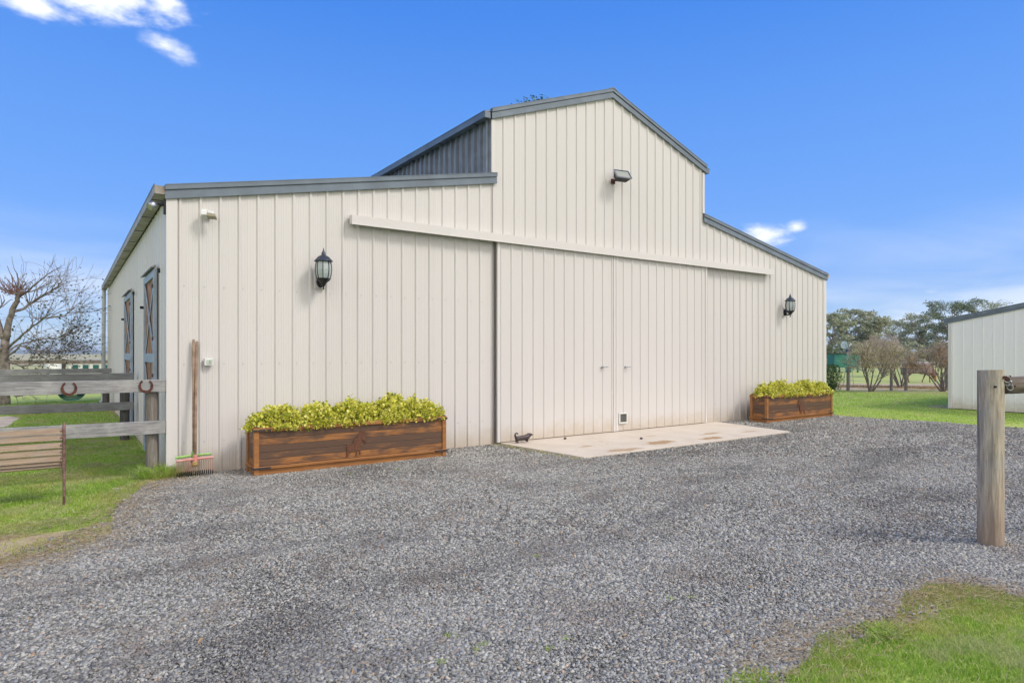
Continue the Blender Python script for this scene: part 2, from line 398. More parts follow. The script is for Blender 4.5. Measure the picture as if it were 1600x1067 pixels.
def ground_mat():
    m, t, b = new_mat('lawn_ground'); p = t.a('ShaderNodeNewGeometry').outputs['Position']
    n = t.noise(p, .9, 6, .65); f = t.noise(p, 14, 6, .7); n3 = t.noise(p, .12, 5, .6); n4 = t.noise(t.mapp(p, (1, 1, 1)), 55, 3, .7)
    k = t.mix(t.smooth(f, .3, .7), (.30, .42, .07), (.42, .54, .12))
    k = t.mix(t.m('MULTIPLY', t.smooth(n, .48, .68), .65), k, (.46, .47, .16))
    k = t.mix(t.m('MULTIPLY', t.smooth(n4, .55, .75), .35), k, (.17, .26, .06))
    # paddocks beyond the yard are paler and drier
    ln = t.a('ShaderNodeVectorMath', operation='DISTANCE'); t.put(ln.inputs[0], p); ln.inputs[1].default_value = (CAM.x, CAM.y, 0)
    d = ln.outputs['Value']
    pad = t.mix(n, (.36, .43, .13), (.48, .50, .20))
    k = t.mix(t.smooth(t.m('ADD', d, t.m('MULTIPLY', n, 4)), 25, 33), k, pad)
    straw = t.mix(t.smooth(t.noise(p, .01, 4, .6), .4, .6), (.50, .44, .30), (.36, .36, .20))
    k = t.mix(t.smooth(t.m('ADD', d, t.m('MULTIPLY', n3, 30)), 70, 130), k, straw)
    t.put(b.inputs['Base Color'], k); b.inputs['Roughness'].default_value = .9; b.inputs['Specular IOR Level'].default_value = .1
    bumpn(t, b, t.m('ADD', f, t.m('MULTIPLY', n4, .5)), .5, .03)
    return m
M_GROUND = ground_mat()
def verge_mat():
    m, t, b = new_mat('bare_dirt_and_straw'); p = t.a('ShaderNodeNewGeometry').outputs['Position']
    n = t.noise(p, 3, 6, .65); f = t.noise(p, 40, 5, .7)
    k = t.mix(t.smooth(n, .35, .65), (.50, .40, .27), (.38, .27, .17))
    k = t.mix(t.m('MULTIPLY', t.smooth(f, .5, .7), .6), k, (.62, .53, .38))
    k = t.mix(t.m('MULTIPLY', t.smooth(t.noise(p, 7, 5, .6), .5, .64), .7), k, (.38, .40, .10))
    t.put(b.inputs['Base Color'], k); b.inputs['Roughness'].default_value = .95; b.inputs['Specular IOR Level'].default_value = .1
    bumpn(t, b, f, .7, .02); return m
M_VERGE = verge_mat()
M_MULCH = simple('pinkish_leaf_mulch', (.46, .36, .26), .95, 0, .3, 3, .8, (.33, .30, .14))
M_PATH = simple('sandy_path', (.66, .54, .40), .9, 0, .2, 4, .3)
def gravel_mat():
    m, t, b = new_mat('blue_grey_gravel'); p = t.a('ShaderNodeNewGeometry').outputs['Position']
    wv = t.a('ShaderNodeVectorMath', operation='ADD'); t.put(wv.inputs[0], p)
    nz = t.a('ShaderNodeTexNoise'); t.put(nz.inputs['Vector'], p); nz.inputs['Scale'].default_value = 30
    sc = t.a('ShaderNodeVectorMath', operation='SCALE'); t.put(sc.inputs[0], nz.outputs['Color']); sc.inputs['Scale'].default_value = .02
    t.put(wv.inputs[1], sc.outputs[0]); q = wv.outputs[0]
    v1 = t.vor(q, 78, 'F1', 'Color'); dd = t.vor(q, 78, 'DISTANCE_TO_EDGE'); s = t.a('ShaderNodeSeparateColor'); t.put(s.inputs[0], v1)
    k = t.ramp(s.outputs[0], [(0, (.08, .078, .078)), (.35, (.19, .186, .185)), (.7, (.33, .322, .315)), (.9, (.49, .475, .45)), (1, (.58, .51, .41))])
    k = t.mix(t.smooth(dd, .10, 0.0), k, (.045, .043, .042))
    big = t.noise(p, .45, 5, .6); mid = t.noise(t.mapp(p, (1, 1, 1)), 2.0, 5, .65)
    k = t.mix(t.m('MULTIPLY', t.smooth(mid, .42, .66), .50), k, (.21, .165, .135))
    k = t.mix(t.m('MULTIPLY', t.smooth(big, .5, .7), .22), k, (.30, .29, .28))
    t.put(b.inputs['Base Color'], k); b.inputs['Roughness'].default_value = .8; b.inputs['Specular IOR Level'].default_value = .25
    h = t.m('ADD', t.smooth(dd, 0, .25), t.m('MULTIPLY', s.outputs[1], .9))
    bumpn(t, b, h, .9, .02); return m
M_GRAVEL = gravel_mat()
def stone_mat():
    m, t, b = new_mat('crushed_bluestone'); g = t.a('ShaderNodeNewGeometry'); isl = g.outputs['Random Per Island']; p = g.outputs['Position']
    k = t.ramp(isl, [(0, (.105, .102, .094)), (.25, (.23, .226, .208)), (.55, (.355, .350, .322)), (.80, (.47, .462, .422)), (.95, (.60, .58, .52)), (.975, (.52, .40, .29)), (1, (.38, .26, .19))])
    mid = t.noise(p, 1.7, 5, .65); big = t.noise(p, .35, 4, .6)
    trk = t.noise(t.mapp(p, (.5, 1.5, 1), (0, 0, R(-16))), 1.0, 6, .62, .4)
    k = t.mix(t.m('MULTIPLY', t.smooth(trk, .50, .36), .45), k, (.125, .12, .118))
    k = t.mix(t.m('MULTIPLY', t.smooth(mid, .5, .68), .48), k, (.24, .195, .16))
    k = t.mix(t.m('MULTIPLY', t.smooth(big, .5, .68), .22), k, (.50, .48, .45))
    k = t.mix(t.m('MULTIPLY', t.noise(p, 180, 3), .30), k, (.20, .20, .205))
    t.put(b.inputs['Base Color'], k); b.inputs['Roughness'].default_value = .75; b.inputs['Specular IOR Level'].default_value = .3
    return m
M_STONE = stone_mat()
def concrete_mat():
    m, t, b = new_mat('stained_concrete'); p = t.a('ShaderNodeNewGeometry').outputs['Position']
    n = t.noise(p, 1.6, 6, .65); f = t.noise(p, 45, 4, .7)
    k = t.mix(t.smooth(n, .3, .7), (.62, .55, .47), (.55, .48, .40))
    k = t.mix(t.m('MULTIPLY', t.smooth(f, .45, .75), .3), k, (.42, .37, .31))
    ns = t.noise(p, 5, 5, .65)
    for (px, py, rx, ry, am) in ((1032, 691, .42, .11, .75), (975, 702.5, .40, .09, .6), (1112, 684, .36, .09, .8), (1110, 677, .30, .06, .6), (1170, 674, .28, .05, .45), (915, 697, .16, .05, .5), (1015, 681, .18, .04, .35)):
        c0 = G(px, py, .04); df = t.a('ShaderNodeVectorMath', operation='SUBTRACT'); t.put(df.inputs[0], p); df.inputs[1].default_value = (c0.x, c0.y, .038)
        mp = t.mapp(df.outputs[0], (1 / (rx * 1.05), 1 / (ry * 1.6), 1)); ln = t.a('ShaderNodeVectorMath', operation='LENGTH'); t.put(ln.inputs[0], mp)
        f_ = t.smooth(t.m('ADD', ln.outputs['Value'], t.m('MULTIPLY', t.m('SUBTRACT', ns, .5), 2.0)), 1.05, .5)
        k = t.mix(t.m('MULTIPLY', f_, am * 1.25), k, (.36, .235, .125))
    k = t.mix(t.m('MULTIPLY', t.smooth(t.noise(p, 9, 3, .5), .70, .74), .7), k, (.28, .19, .12))
    t.put(b.inputs['Base Color'], k); b.inputs['Roughness'].default_value = .85; b.inputs['Specular IOR Level'].default_value = .2
    bumpn(t, b, f, .25, .004); return m
M_CONC = concrete_mat()
M_HILL = simple('far_hill', (.10, .14, .13), .95, 0, .3, .002)

# ------------------------------------------------------------------ barn dimensions
BW = WY(1289).x                    # width of the front
BL = WX(168).y                     # depth
X1 = WY(769).x; X2 = WY(1099).x; XR = (X1 + X2) / 2
ZE = WY(263, 311).z                # skillion wall height at the eave
ZS = WY(768, 287).z                # at the step
ZU = WY(773, 187).z                # high wall height at the step
ZR = WY(960, 155).z                # ridge
EAVE = ZE
print('barn', BW, BL, X1, X2, ZE, ZS, ZU, ZR)

# ------------------------------------------------------------------ ground, drive, slab
def sheet(name, poly, z, mat, jag=0.0, step=0.12, seed=1, kind='structure'):
    rs = random.Random(seed); out = []
    n = len(poly)
    for i in range(n):
        a = Vector((poly[i][0], poly[i][1])); b2 = Vector((poly[(i + 1) % n][0], poly[(i + 1) % n][1])); L = (b2 - a).length
        k = max(1, int(L / step)) if (jag and L < 30) else 1
        for j in range(k):
            p = a.lerp(b2, j / k)
            if jag and k > 1:
                p += Vector((noise.noise(Vector((p.x * 1.3, p.y * 1.3, seed))), noise.noise(Vector((p.x * 1.3, p.y * 1.3, seed + 9))))) * jag * 2.2
                p += Vector((rs.uniform(-1, 1), rs.uniform(-1, 1))) * jag * .35
            out.append(p)
    bm = bmesh.new(); vs = [bm.verts.new((p.x, p.y, z)) for p in out]
    es = [bm.edges.new((vs[i], vs[(i + 1) % len(vs)])) for i in range(len(vs))]
    bmesh.ops.triangle_fill(bm, use_beauty=True, edges=es)
    for f in bm.faces:
        if f.normal.z < 0: f.normal_flip()
    me = bpy.data.meshes.new(name); bm.to_mesh(me); bm.free()
    o = link_mesh(name, me, mat); o['kind'] = kind; return o, [(p.x, p.y) for p in out]

mb = MB(); S = 6000
N = 24
gx = [-S, -1500, -400, -120, -40, 0, 40, 120, 400, 1500, S]
vs = [(x, y, 0) for y in gx for x in gx]; n = len(gx)
mb.add(vs, [(j * n + i, j * n + i + 1, (j + 1) * n + i + 1, (j + 1) * n + i) for j in range(n - 1) for i in range(n - 1)])
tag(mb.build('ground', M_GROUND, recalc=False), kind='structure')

def gp(*pts): return [(G(a, b).x, G(a, b).y) for a, b in pts]
left_edge = gp((-60, 898), (0, 888), (110, 862), (172, 826), (196, 790), (225, 762), (268, 748))
right_near = gp((1600, 938), (1540, 926), (1480, 922), (1400, 948), (1335, 990), (1250, 1020), (1165, 1085))
far_edge = gp((1303, 650), (1400, 657), (1500, 663), (1600, 670), (1800, 684))
drive = [(-9, -5.5)] + left_edge + [(0.0, 0.02), (BW + .02, 0.02)] + far_edge + [(20, -9), (12, -11.2), (7.5, -9.9)]
drive += [right_near[0], right_near[1], right_near[2], right_near[3], right_near[4], right_near[5], right_near[6]]
drive += [(-1, -14), (-9, -14)]
verge = [(-9, -5.0)] + [(x - .10, y + .28) for x, y in left_edge] + [(-.3, 0.25), (BW + .3, .3)] + \
        [(x + .05, y + .22) for x, y in far_edge] + [(20.3, -9.4), (12.3, -11.6), (7.7, -10.2)] + \
        [(x + .05, y - .09) for x, y in right_near] + [(-.7, -14.3), (-9.3, -14.3)]
_, verge_o = sheet('dirt_verge', verge, .004, M_VERGE, .13, .09, 3)
gd, drive_o = sheet('gravel_drive', drive, .010, M_GRAVEL, .08, .10, 5)
sheet('sandy_path', gp((-160, 664), (-60, 655), (14, 650), (31, 653), (12, 667), (-80, 690), (-200, 720)), .005, M_PATH, .05, .2, 7)
# mulch bed round the shrubs by the paddock fence
sheet('mulch_bed', gp((1300, 607), (1340, 613), (1400, 613), (1480, 614), (1560, 615), (1560, 603), (1470, 599), (1400, 600), (1340, 599), (1304, 598)), .006, M_MULCH, .25, .4, 9)
sheet('bare_patch', gp((1444, 636), (1486, 639), (1486, 634), (1462, 632)), .0055, M_VERGE, .08, .2, 12)
DIRT = gp((-80, 842), (40, 836), (110, 828), (180, 816), (188, 826), (150, 850), (60, 872), (-80, 886)); sheet('bare_patch', DIRT, .0062, M_VERGE, .10, .10, 21)
sheet('bare_verge', gp((160, 648), (200, 652), (195, 641), (165, 640)), .0055, M_VERGE, .12, .2, 13)

# concrete apron in front of the sliding doors
sl = [(WY(778, y=0).x, -.02), (G(912, 718).x, G(912, 718).y), (G(1237, 677).x, G(1237, 677).y), (WY(1106, y=0).x + .25, -.02)]
sl[1] = (sl[1][0], (sl[1][1] + sl[2][1]) / 2); sl[2] = (sl[2][0], sl[1][1] + .02)
mb = MB(); nq = 4
mb.add([(x, y, -.05) for x, y in sl] + [(x, y, .038) for x, y in sl], [(0, 1, 2, 3), (4, 5, 6, 7)] + [(i, (i + 1) % 4, (i + 1) % 4 + 4, i + 4) for i in range(4)])
ap = mb.build('concrete_apron', M_CONC); tag(ap, kind='structure'); bevel(ap, .008)
print('slab', sl)

# ------------------------------------------------------------------ ribbed sheets
PITCH = .2365
def rib_profile(s0, s1, phase=0.0, pitch=PITCH, h=.020, micro=.0018):
    pts = [(s0, 0.0)]; k0 = math.floor((s0 - phase) / pitch) - 1
    k = k0
    while True:
        c = phase + k * pitch; k += 1
        if c > s1 + pitch: break
        loc = [(-.026, 0), (-.010, h), (.010, h), (.026, 0)]
        for m0 in (.075, .105, .148, .178):
            loc += [(m0 - .006, 0), (m0 - .002, micro), (m0 + .002, micro), (m0 + .006, 0)]
        for a, o in loc:
            s = c + a
            if s0 + .002 < s < s1 - .002: pts.append((s, o))
    pts.append((s1, 0.0)); return pts
def ribbed(name, s0, s1, zb, top, fn, mat, parent, breaks=(), phase=0.0, h=.020, pitch=PITCH, micro=.0018):
    pr = rib_profile(s0, s1, phase, pitch, h, micro)
    for b_ in breaks:
        if s0 < b_ < s1: pr.append((b_ - 1e-4, 0.0)); pr.append((b_ + 1e-4, 0.0))
    pr.sort(); vs, fs = [], []
    for i, (s, o) in enumerate(pr):
        vs.append(fn(s, o, zb)); vs.append(fn(s, o, top(s)))
    for i in range(len(pr) - 1): fs.append((2 * i, 2 * i + 2, 2 * i + 3, 2 * i + 1))
    m = MB(); m.add(vs, fs); return m.build(name, mat, parent, recalc=False)

def front_top(s):
    if s < X1: return ZE + (ZS - ZE) * s / X1
    if s > X2: return ZE + (ZS - ZE) * (BW - s) / (BW - X2)
    return ZR - (ZR - ZU) * abs(s - XR) / (XR - X1)
barn = empty('barn', (0, 0, 0))
tag(barn, 'big cream sheet metal barn with raised centre roof, blue grey trim and sliding doors', 'barn')
BT = .03
fwall = ribbed('front_wall', 0, BW, .015, lambda s: front_top(s) + BT, lambda s, o, z: (s, -o, z), M_CREAM, barn, (X1, X2, XR), phase=WY(560).x)
ribbed('side_wall', 0, BL, .015, lambda s: ZE + .04, lambda s, o, z: (-o, s, z), M_CREAM, barn, phase=.16, h=.012, pitch=.31, micro=.001)
ribbed('side_wall', 0, BL, .015, lambda s: ZE + .04, lambda s, o, z: (BW + o, s, z), M_CREAM, barn, phase=.12)
ribbed('rear_wall', 0, BW, .015, lambda s: front_top(s) + BT, lambda s, o, z: (s, BL + o, z), M_CREAM, barn, (X1, X2, XR))
def wide(pitch): return pitch
ribbed('clerestory_wall', .02, BL, ZS - .1, lambda s: ZU + .02, lambda s, o, z: (X1 - o, s, z), M_CLER, barn, phase=.1, h=.060, pitch=.205, micro=.002)
ribbed('clerestory_wall', .02, BL, ZS - .1, lambda s: ZU + .02, lambda s, o, z: (X2 + o, s, z), M_CLER, barn, phase=.1, h=.060, pitch=.205, micro=.002)
# roofs: ribbed slabs
def roof(x0, z0, x1, z1):
    m = MB(); y0, y1 = -.03, BL + .05; ys = []
    pr = rib_profile(y0, y1, 0, .25, .028, 0.0)
    nx, nz = (z1 - z0), -(x1 - x0); L = math.hypot(nx, nz); nx, nz = -nx / L, -nz / L
    if nz < 0: nx, nz = -nx, -nz
    vs, fs = [], []
    for (s, o) in pr:
        o += .012
        vs.append((x0 + nx * o, s, z0 + nz * o)); vs.append((x1 + nx * o, s, z1 + nz * o))
    for i in range(len(pr) - 1): fs.append((2 * i, 2 * i + 2, 2 * i + 3, 2 * i + 1))
    m.add(vs, fs)
    m.prism([(x0, z0), (x1, z1), (x1 + nx * .008, z1 + nz * .008), (x0 + nx * .008, z0 + nz * .008)], y0 + .01, y1 - .01)
    return m.build('roof', M_ROOF, barn)
SL = (ZS - ZE) / X1; SU = (ZR - ZU) / (XR - X1); LIFT = .115
roof(-.10, ZE - .10 * SL + LIFT, X1 - .003, ZS + LIFT)
roof(BW + .10, ZE - .10 * SL + LIFT, X2 + .003, ZS + LIFT)
roof(X1 - .14, ZU - .14 * SU + LIFT, XR, ZR + LIFT)
roof(X2 + .14, ZU - .14 * SU + LIFT, XR, ZR + LIFT)
# barge boards: lower fascia and a proud rolled cap (slope follows the roof)
def barge(xa, za, xb, zb, cut_a=False):
    m = MB(); 
    def strip(lo, hi, y0, y1): m.prism([(xa, za + lo), (xb, zb + lo), (xb, zb + hi), (xa, za + hi)], y0, y1)
    strip(0, .095, -.046, -.026); strip(.095, .108, -.036, -.026); strip(.108, .170, -.062, -.026); strip(.166, .176, -.066, .03); strip(-.006, 0.010, -.050, -.024)
    o = m.build('barge_board', M_ROOF, barn); return o
barge(-.04, ZE - .04 * SL, X1 + .07, ZS + .07 * SL)
barge(BW + .05, ZE - .05 * SL, X2 - .02, ZS + .02 * SL)
barge(X1 - .03, ZU - .03 * SU, XR, ZR)
barge(X2 + .06, ZU - .06 * SU, XR, ZR)
m = MB(); m.prism([(XR - .10, ZR + .165 - .10 * SU), (XR, ZR + .168), (XR + .10, ZR + .165 - .10 * SU), (XR + .10, ZR + .187 - .1 * SU), (XR, ZR + .19), (XR - .10, ZR + .187 - .1 * SU)], -.07, BL + .05)
m.build('ridge_cap', M_ROOF, barn)
# gutters
def gutter(x, z, sgn, name='gutter', mat=M_GUT, w_=.135, h_=.105):
    m = MB(); o = x; t_ = .006
    xa, xb = sorted((o, o + sgn * w_))
    m.box(xa, xb, -.03, BL + .03, z, z + t_)                                     # floor
    fo = o + sgn * w_
    m.box(min(fo, fo - sgn * t_), max(fo, fo - sgn * t_), -.03, BL + .03, z + t_, z + h_)    # front
    m.box(xa + t_, xb - t_, -.036, -.030, z - .002, z + h_ - .004)   # end caps
    m.box(xa + t_, xb - t_, BL + .03, BL + .036, z, z + h_ - .01)
    g = m.build(name, mat, barn)
    m = MB(); m.box(min(fo - .006, fo + .014), max(fo + .006, fo - .014), -.032, BL + .032, z + h_, z + h_ + .012)
    m.build('gutter_lip', M_ROOF, g)
    m = MB()
    for i in range(12):
        y = .35 + i * 1.25
        if y < BL: m = MB(); m.box(xa + .002, xb - .002, y, y + .022, z - .006, z - .001); m.build('gutter_bracket', M_DARK, g)
    return g
gutter(-.022, ZE + .045, -1); gutter(BW + .022, ZE + .045, 1)
gutter(X1 - .05, ZU - .01, -1, mat=M_ROOF, w_=.12, h_=.10); gutter(X2 + .05, ZU - .01, 1, mat=M_ROOF, w_=.12, h_=.10)
# flashings
m = MB(); m.box(-.026, -.001, -.024, .10, .02, ZE + .03); m.box(-.026, .10, -.0245, -.0215, .02, ZE + .01); m.box(.094, .10, -.0215, -.001, .02, ZE + .01)
m.build('corner_flashing', M_TRIM, barn)
m = MB(); m.box(BW - .09, BW + .024, -.0245, -.001, .02, ZE); m.box(BW + .001, BW + .026, -.02, .10, .02, ZE); m.build('corner_flashing', M_TRIM, barn)
m = MB(); m.box(X1 - .024, X1 + .05, -.0235, -.0015, ZS + .19, ZU - .02); m.build('corner_flashing', M_TRIM, barn)
m = MB(); m.box(X2 - .05, X2 + .018, -.0235, -.0015, ZS + .19, ZU - .02); m.build('corner_flashing', M_TRIM, barn)
# downpipe at the far left corner
m = MB(); m.tube([(-.10, BL - .12, ZE + .05), (-.10, BL - .12, ZE - .1), (-.12, BL - .10, .1), (-.20, BL - .10, .03)], .055, 14)
for z in (.6, 1.7, 2.8): m.box(-.165, -.02, BL - .17, BL - .05, z, z + .03)
m.build('downpipe', M_PIPE, barn)
# fixing screws in the girt rows
m = MB(); ph = WY(560).x
for zrow in (.42, 1.42, 2.42):
    k = math.ceil((0 - ph) / PITCH)
    while ph + k * PITCH < BW - .1:
        x = ph + k * PITCH + .045; k += 1
        if x < .12 or (WY(775).x - .1 < x < WY(1104).x + .1): continue
        m.tube([(x, -.001, zrow), (x, -.008, zrow)], .006, 6)
sc_o = m.build('screws', None); fwall.data.materials.append(simple('screw_head', (.42, .40, .37), .5))
bm = bmesh.new(); bm.from_mesh(sc_o.data)
for f_ in bm.faces: f_.material_index = 1
bm.from_mesh(fwall.data); bm.to_mesh(fwall.data); bm.free(); bpy.data.objects.remove(sc_o)

# sliding door track
TZ0 = WY(549.7, 349, -.14).z; XT0 = WY(549.7, 349, -.14).x; XT1 = WY(1209, 430, -.14).x
m = MB(); m.box(XT0, XT1, -.145, -.137, TZ0, TZ0 + .125); m.box(XT0, XT1, -.137, -.024, TZ0 + .119, TZ0 + .125); m.box(XT0, XT1, -.150, -.132, TZ0 - .012, TZ0 - .001)
m.box(XT0, XT0 + .004, -.137, -.060, TZ0, TZ0 + .118)
m.build('door_track_cover', M_TRIM, barn)
m = MB(); m.box(XT0 + .05, XT1 - .05, -.115, -.07, TZ0 + .06, TZ0 + .11); m.build('door_track', M_DARK, barn)
# sliding doors
DX0, DXM, DX1 = WY(776.5, y=-.075).x, WY(961.5, y=-.075).x, WY(1104, y=-.075).x
def sdoor(x0, x1, ph):
    dt = TZ0 + .05; y0 = -.078
    f = MB(); f.box(x0, x1, -.072, -.032, .05, dt); f.box(x0, x0 + .055, -.094, -.073, .05, dt); f.box(x1 - .055, x1, -.094, -.073, .05, dt)
    d = f.build('sliding_door', M_TRIM, barn)
    ribbed('door_sheet', x0 + .055, x1 - .055, .052, lambda s: dt, lambda s, o, z: (s, y0 - o * .8, z), M_CREAM, d, phase=ph)
    return d
d1 = sdoor(DX0, DXM - .006, DX0 + .30); d2 = sdoor(DXM + .006, DX1, DXM + .22)
m = MB(); m.box(DX0 - .018, DX0 - .003, -.060, -.021, .03, TZ0 + .03); m.build('door_jamb', simple('jamb_shade_colour', (.16, .14, .13), .6), barn)  # jamb coloured dark to stand for the shade beside the door edge
def lever(px, py, par):
    p = WY(px, py, -.10); m = MB()
    m.tube([(p.x, -.094, p.z), (p.x, -.135, p.z)], .011, 10); m.tube([(p.x - .005, -.135, p.z), (p.x + .06, -.14, p.z + .004), (p.x + .115, -.137, p.z + .006)], [.010, .009, .008], 10)
    m.tube([(p.x, -.092, p.z), (p.x, -.100, p.z)], .024, 14)
    return m.build('handle', M_STEEL, par, True)
lever(941, 573.5, d1); lever(977, 573.5, d2)
p0 = WY(967.5, 662, -.11); p1 = WY(980.5, 644.5, -.11)
m = MB(); xa, xb, za, zb = p0.x, p1.x, p0.z, p1.z; fr = .026
m.box(xa, xa + fr, -.118, -.079, za, zb); m.box(xb - fr, xb, -.118, -.079, za, zb); m.box(xa + fr, xb - fr, -.118, -.079, za, za + fr); m.box(xa + fr, xb - fr, -.118, -.079, zb - fr * .8, zb)
pf = bevel(m.build('pet_door', M_WHITE, d2), .006)
m = MB(); m.box(xa + fr, xb - fr, -.106, -.096, za + fr, zb - fr * .8); m.build('flap', simple('smoky_flap', (.10, .10, .09), .2), pf)

# dutch stable doors in the left side wall
def stable_door(pxa, pxb, pyt):
    ya, yb = WX(pxa, x=-.03).y, WX(pxb, x=-.03).y
    if ya > yb: ya, yb = yb, ya
    zt = 2.62; zm0, zm1 = WX(235, 566, -.03).z, WX(235, 552, -.03).z
    d = None
    fr = MB(); w_ = .10
    fr.box(-.065, -.022, ya - w_, ya, .06, zt + .10); fr.box(-.065, -.022, yb, yb + w_, .06, zt + .10)
    fr.box(-.065, -.022, ya, yb, zt, zt + .10); fr.box(-.064, -.024, ya, yb, zm0, zm1); fr.box(-.065, -.022, ya, yb, .06, .16)
    d = bevel(fr.build('stable_door', M_BLUEFR, barn), .004)
    p = MB(); n_ = 9
    for i in range(n_):
        a = ya + (yb - ya) * i / n_; b_ = ya + (yb - ya) * (i + 1) / n_ - .006
        p.box(-.036, -.024, a, b_, .16, zm0); p.box(-.036, -.024, a, b_, zm1, zt)
    p.build('board_panel', M_DOORWOOD, d)
    for (z0, z1) in ((zm1, zt), (.16, zm0)):
        for s in (0, 1):
            a, b_ = (Vector((-.046 - s * .009, ya, z0)), Vector((-.046 - s * .009, yb, z1))) if s else (Vector((-.046, yb, z0)), Vector((-.046, ya, z1)))
            dv = (b_ - a).normalized(); nv = Vector((0, -dv.z, dv.y)) * .035
            q = MB(); vs = [a - nv, a + nv, b_ + nv, b_ - nv]
            q.add([v + Vector((.004, 0, 0)) for v in vs] + [v - Vector((.004, 0, 0)) for v in vs], [(0, 1, 2, 3), (7, 6, 5, 4), (0, 4, 5, 1), (1, 5, 6, 2), (2, 6, 7, 3), (3, 7, 4, 0)])
            q.build('cross_brace', M_BLUEFR, d)
    h = MB(); h.prism([(-.034, zt + .135), (-.105, zt + .115), (-.105, zt + .130), (-.034, zt + .165)], ya - .12, yb + .12); h.build('canopy', M_GUT, d)
    for z in (zt - .15, zm1 + .18, zm0 - .2):
        h = MB(); h.box(-.072, -.0652, ya - .085, ya + .07, z, z + .05); h.build('hinge', M_RUST, d)
    h = MB(); h.tube([(-.066, yb + .05, zt - .35), (-.115, yb + .05, zt - .35)], .022, 10); h.build('latch', M_DARK, d)
    h = MB(); h.box(-.070, -.034, ya - .60, ya - .56, zt + .0, zt + .06); h.build('door_stop', M_DARK, d)
    return d
stable_door(243, 229, 0); stable_door(206.5, 197, 0)

# ------------------------------------------------------------------ fittings on the barn
def lantern():
    r = empty('wall_lantern')     # origin on the wall at plate centre; lantern axis at y=-.2
    m = MB(); m.box(-.075, .075, -.050, -.020, -.10, .10); bevel(m.build('mounting_block', M_TRIM, r), .004)
    m = MB(); m.lathe([(.02, 0), (.055, .006), (.06, .02), (.045, .03), (.02, .034)], 16, Matrix.Translation((0, -.050, -.01)) @ Matrix.Rotation(PI / 2, 4, 'X') @ Matrix.Scale(1.4, 4, (0, 1, 0)))
    m.tube([(0, -.07, -.02), (0, -.11, -.06), (0, -.16, -.07), (0, -.195, -.03), (0, -.2, .04)], [.024, .020, .018, .018, .022], 10)
    m.tube([(0, -.065, .03), (0, -.10, .05), (0, -.14, .02), (0, -.15, -.03)], [.012, .012, .010, .008], 8)
    m.build('arm', M_DARK, r, True)
    X = Matrix.Translation((0, -.2, 0))
    m = MB(); m.lathe([(.006, -.13), (.012, -.115), (.010, -.09), (.022, -.07), (.035, -.05), (.05, -.03), (.085, .0), (.098, .018), (.098, .028), (.09, .03)], 8, X, PI / 8)
    m.build('base_cup', M_DARK, r)
    prof = [(.088, .03), (.104, .09), (.110, .15), (.108, .20), (.098, .25), (.092, .27)]
    m = MB(); m.lathe(prof, 8, X, PI / 8); m.build('glass', M_GLASS, r)
    m = MB()
    for k in range(8):
        th = 2 * PI * k / 8 + PI / 8
        m.tube([(0 + (rr + .002) * math.cos(th), -.2 + (rr + .002) * math.sin(th), z) for rr, z in prof], .0065, 6)
    m.build('glazing_bars', M_DARK, r)
    m = MB(); m.lathe([(.10, .262), (.128, .264), (.130, .272), (.118, .282), (.100, .305), (.078, .330), (.045, .350), (.030, .354), (.028, .362), (.030, .385), (.018, .395), (.020, .405), (.012, .415), (.008, .43), (.004, .455)], 16, X)
    m.build('roof_cap', simple('blue_black_cap_metal', (.05, .065, .09), .35, .4), r, True)
    return r
L1 = lantern(); pl = WY(499, 440, -.02); L1.location = (pl.x, 0, pl.z)
tag(L1, 'black coach lantern left of the sliding doors, high above the nearer planter', 'wall lamp', 'coach lanterns on the barn front')
L2 = copy_tree(L1); pl = WY(1224, 488, -.02); L2.location = (pl.x, 0, pl.z)
tag(L2, 'black coach lantern near the far right corner of the barn front', 'wall lamp', 'coach lanterns on the barn front')

# floodlight over the doors
pf_ = WY(957, 284, -.02); fl = empty('floodlight', (pf_.x, 0, pf_.z))
tag(fl, 'dark rectangular floodlight tilted down high under the barn ridge', 'floodlight')
m = MB(); m.box(-.045, .045, -.05, -.020, -.045, .045); m.tube([(0, -.05, 0), (0, -.13, .005), (.02, -.17, .03)], .016, 8); m.box(-.05, .16, -.19, -.165, -.02, .0); bevel(m.build('bracket', M_RUST, fl), .003)
Mx = Matrix.Translation((.055, -.23, .085)) @ Matrix.Rotation(R(-12), 4, 'Z') @ Matrix.Rotation(R(-38), 4, 'X')
m = MB(); W2, H2, DD = .16, .105, .11
vs = [(-W2, -.02, -H2), (W2, -.02, -H2), (W2, -.02, H2), (-W2, -.02, H2), (-W2 * .72, DD, -H2 * .6), (W2 * .72, DD, -H2 * .6), (W2 * .72, DD, H2 * .6), (-W2 * .72, DD, H2 * .6)]
m.add([Mx @ Vector(v) for v in vs], [(0, 1, 2, 3), (7, 6, 5, 4), (0, 4, 5, 1), (1, 5, 6, 2), (2, 6, 7, 3), (3, 7, 4, 0)])
for i in range(5): m.box(-W2 * .6 + i * .045, -W2 * .6 + i * .045 + .008, .08, .13, -.05, .05, Mx)
bevel(m.build('housing', M_DARK, fl), .006)
m = MB(); m.box(-W2 + .016, W2 - .016, -.027, -.021, -H2 + .016, H2 - .016, Mx); m.build('lens', M_LENS, fl)
m = MB()
for a in (-1, 1):
    m.box(min(a * W2, a * (W2 + .01)), max(a * W2, a * (W2 + .01)), -.034, -.014, -H2, H2, Mx); m.box(-W2, W2, -.034, -.014, min(a * H2, a * (H2 + .01)), max(a * H2, a * (H2 + .01)), Mx)
m.build('bezel', M_STEEL, fl)

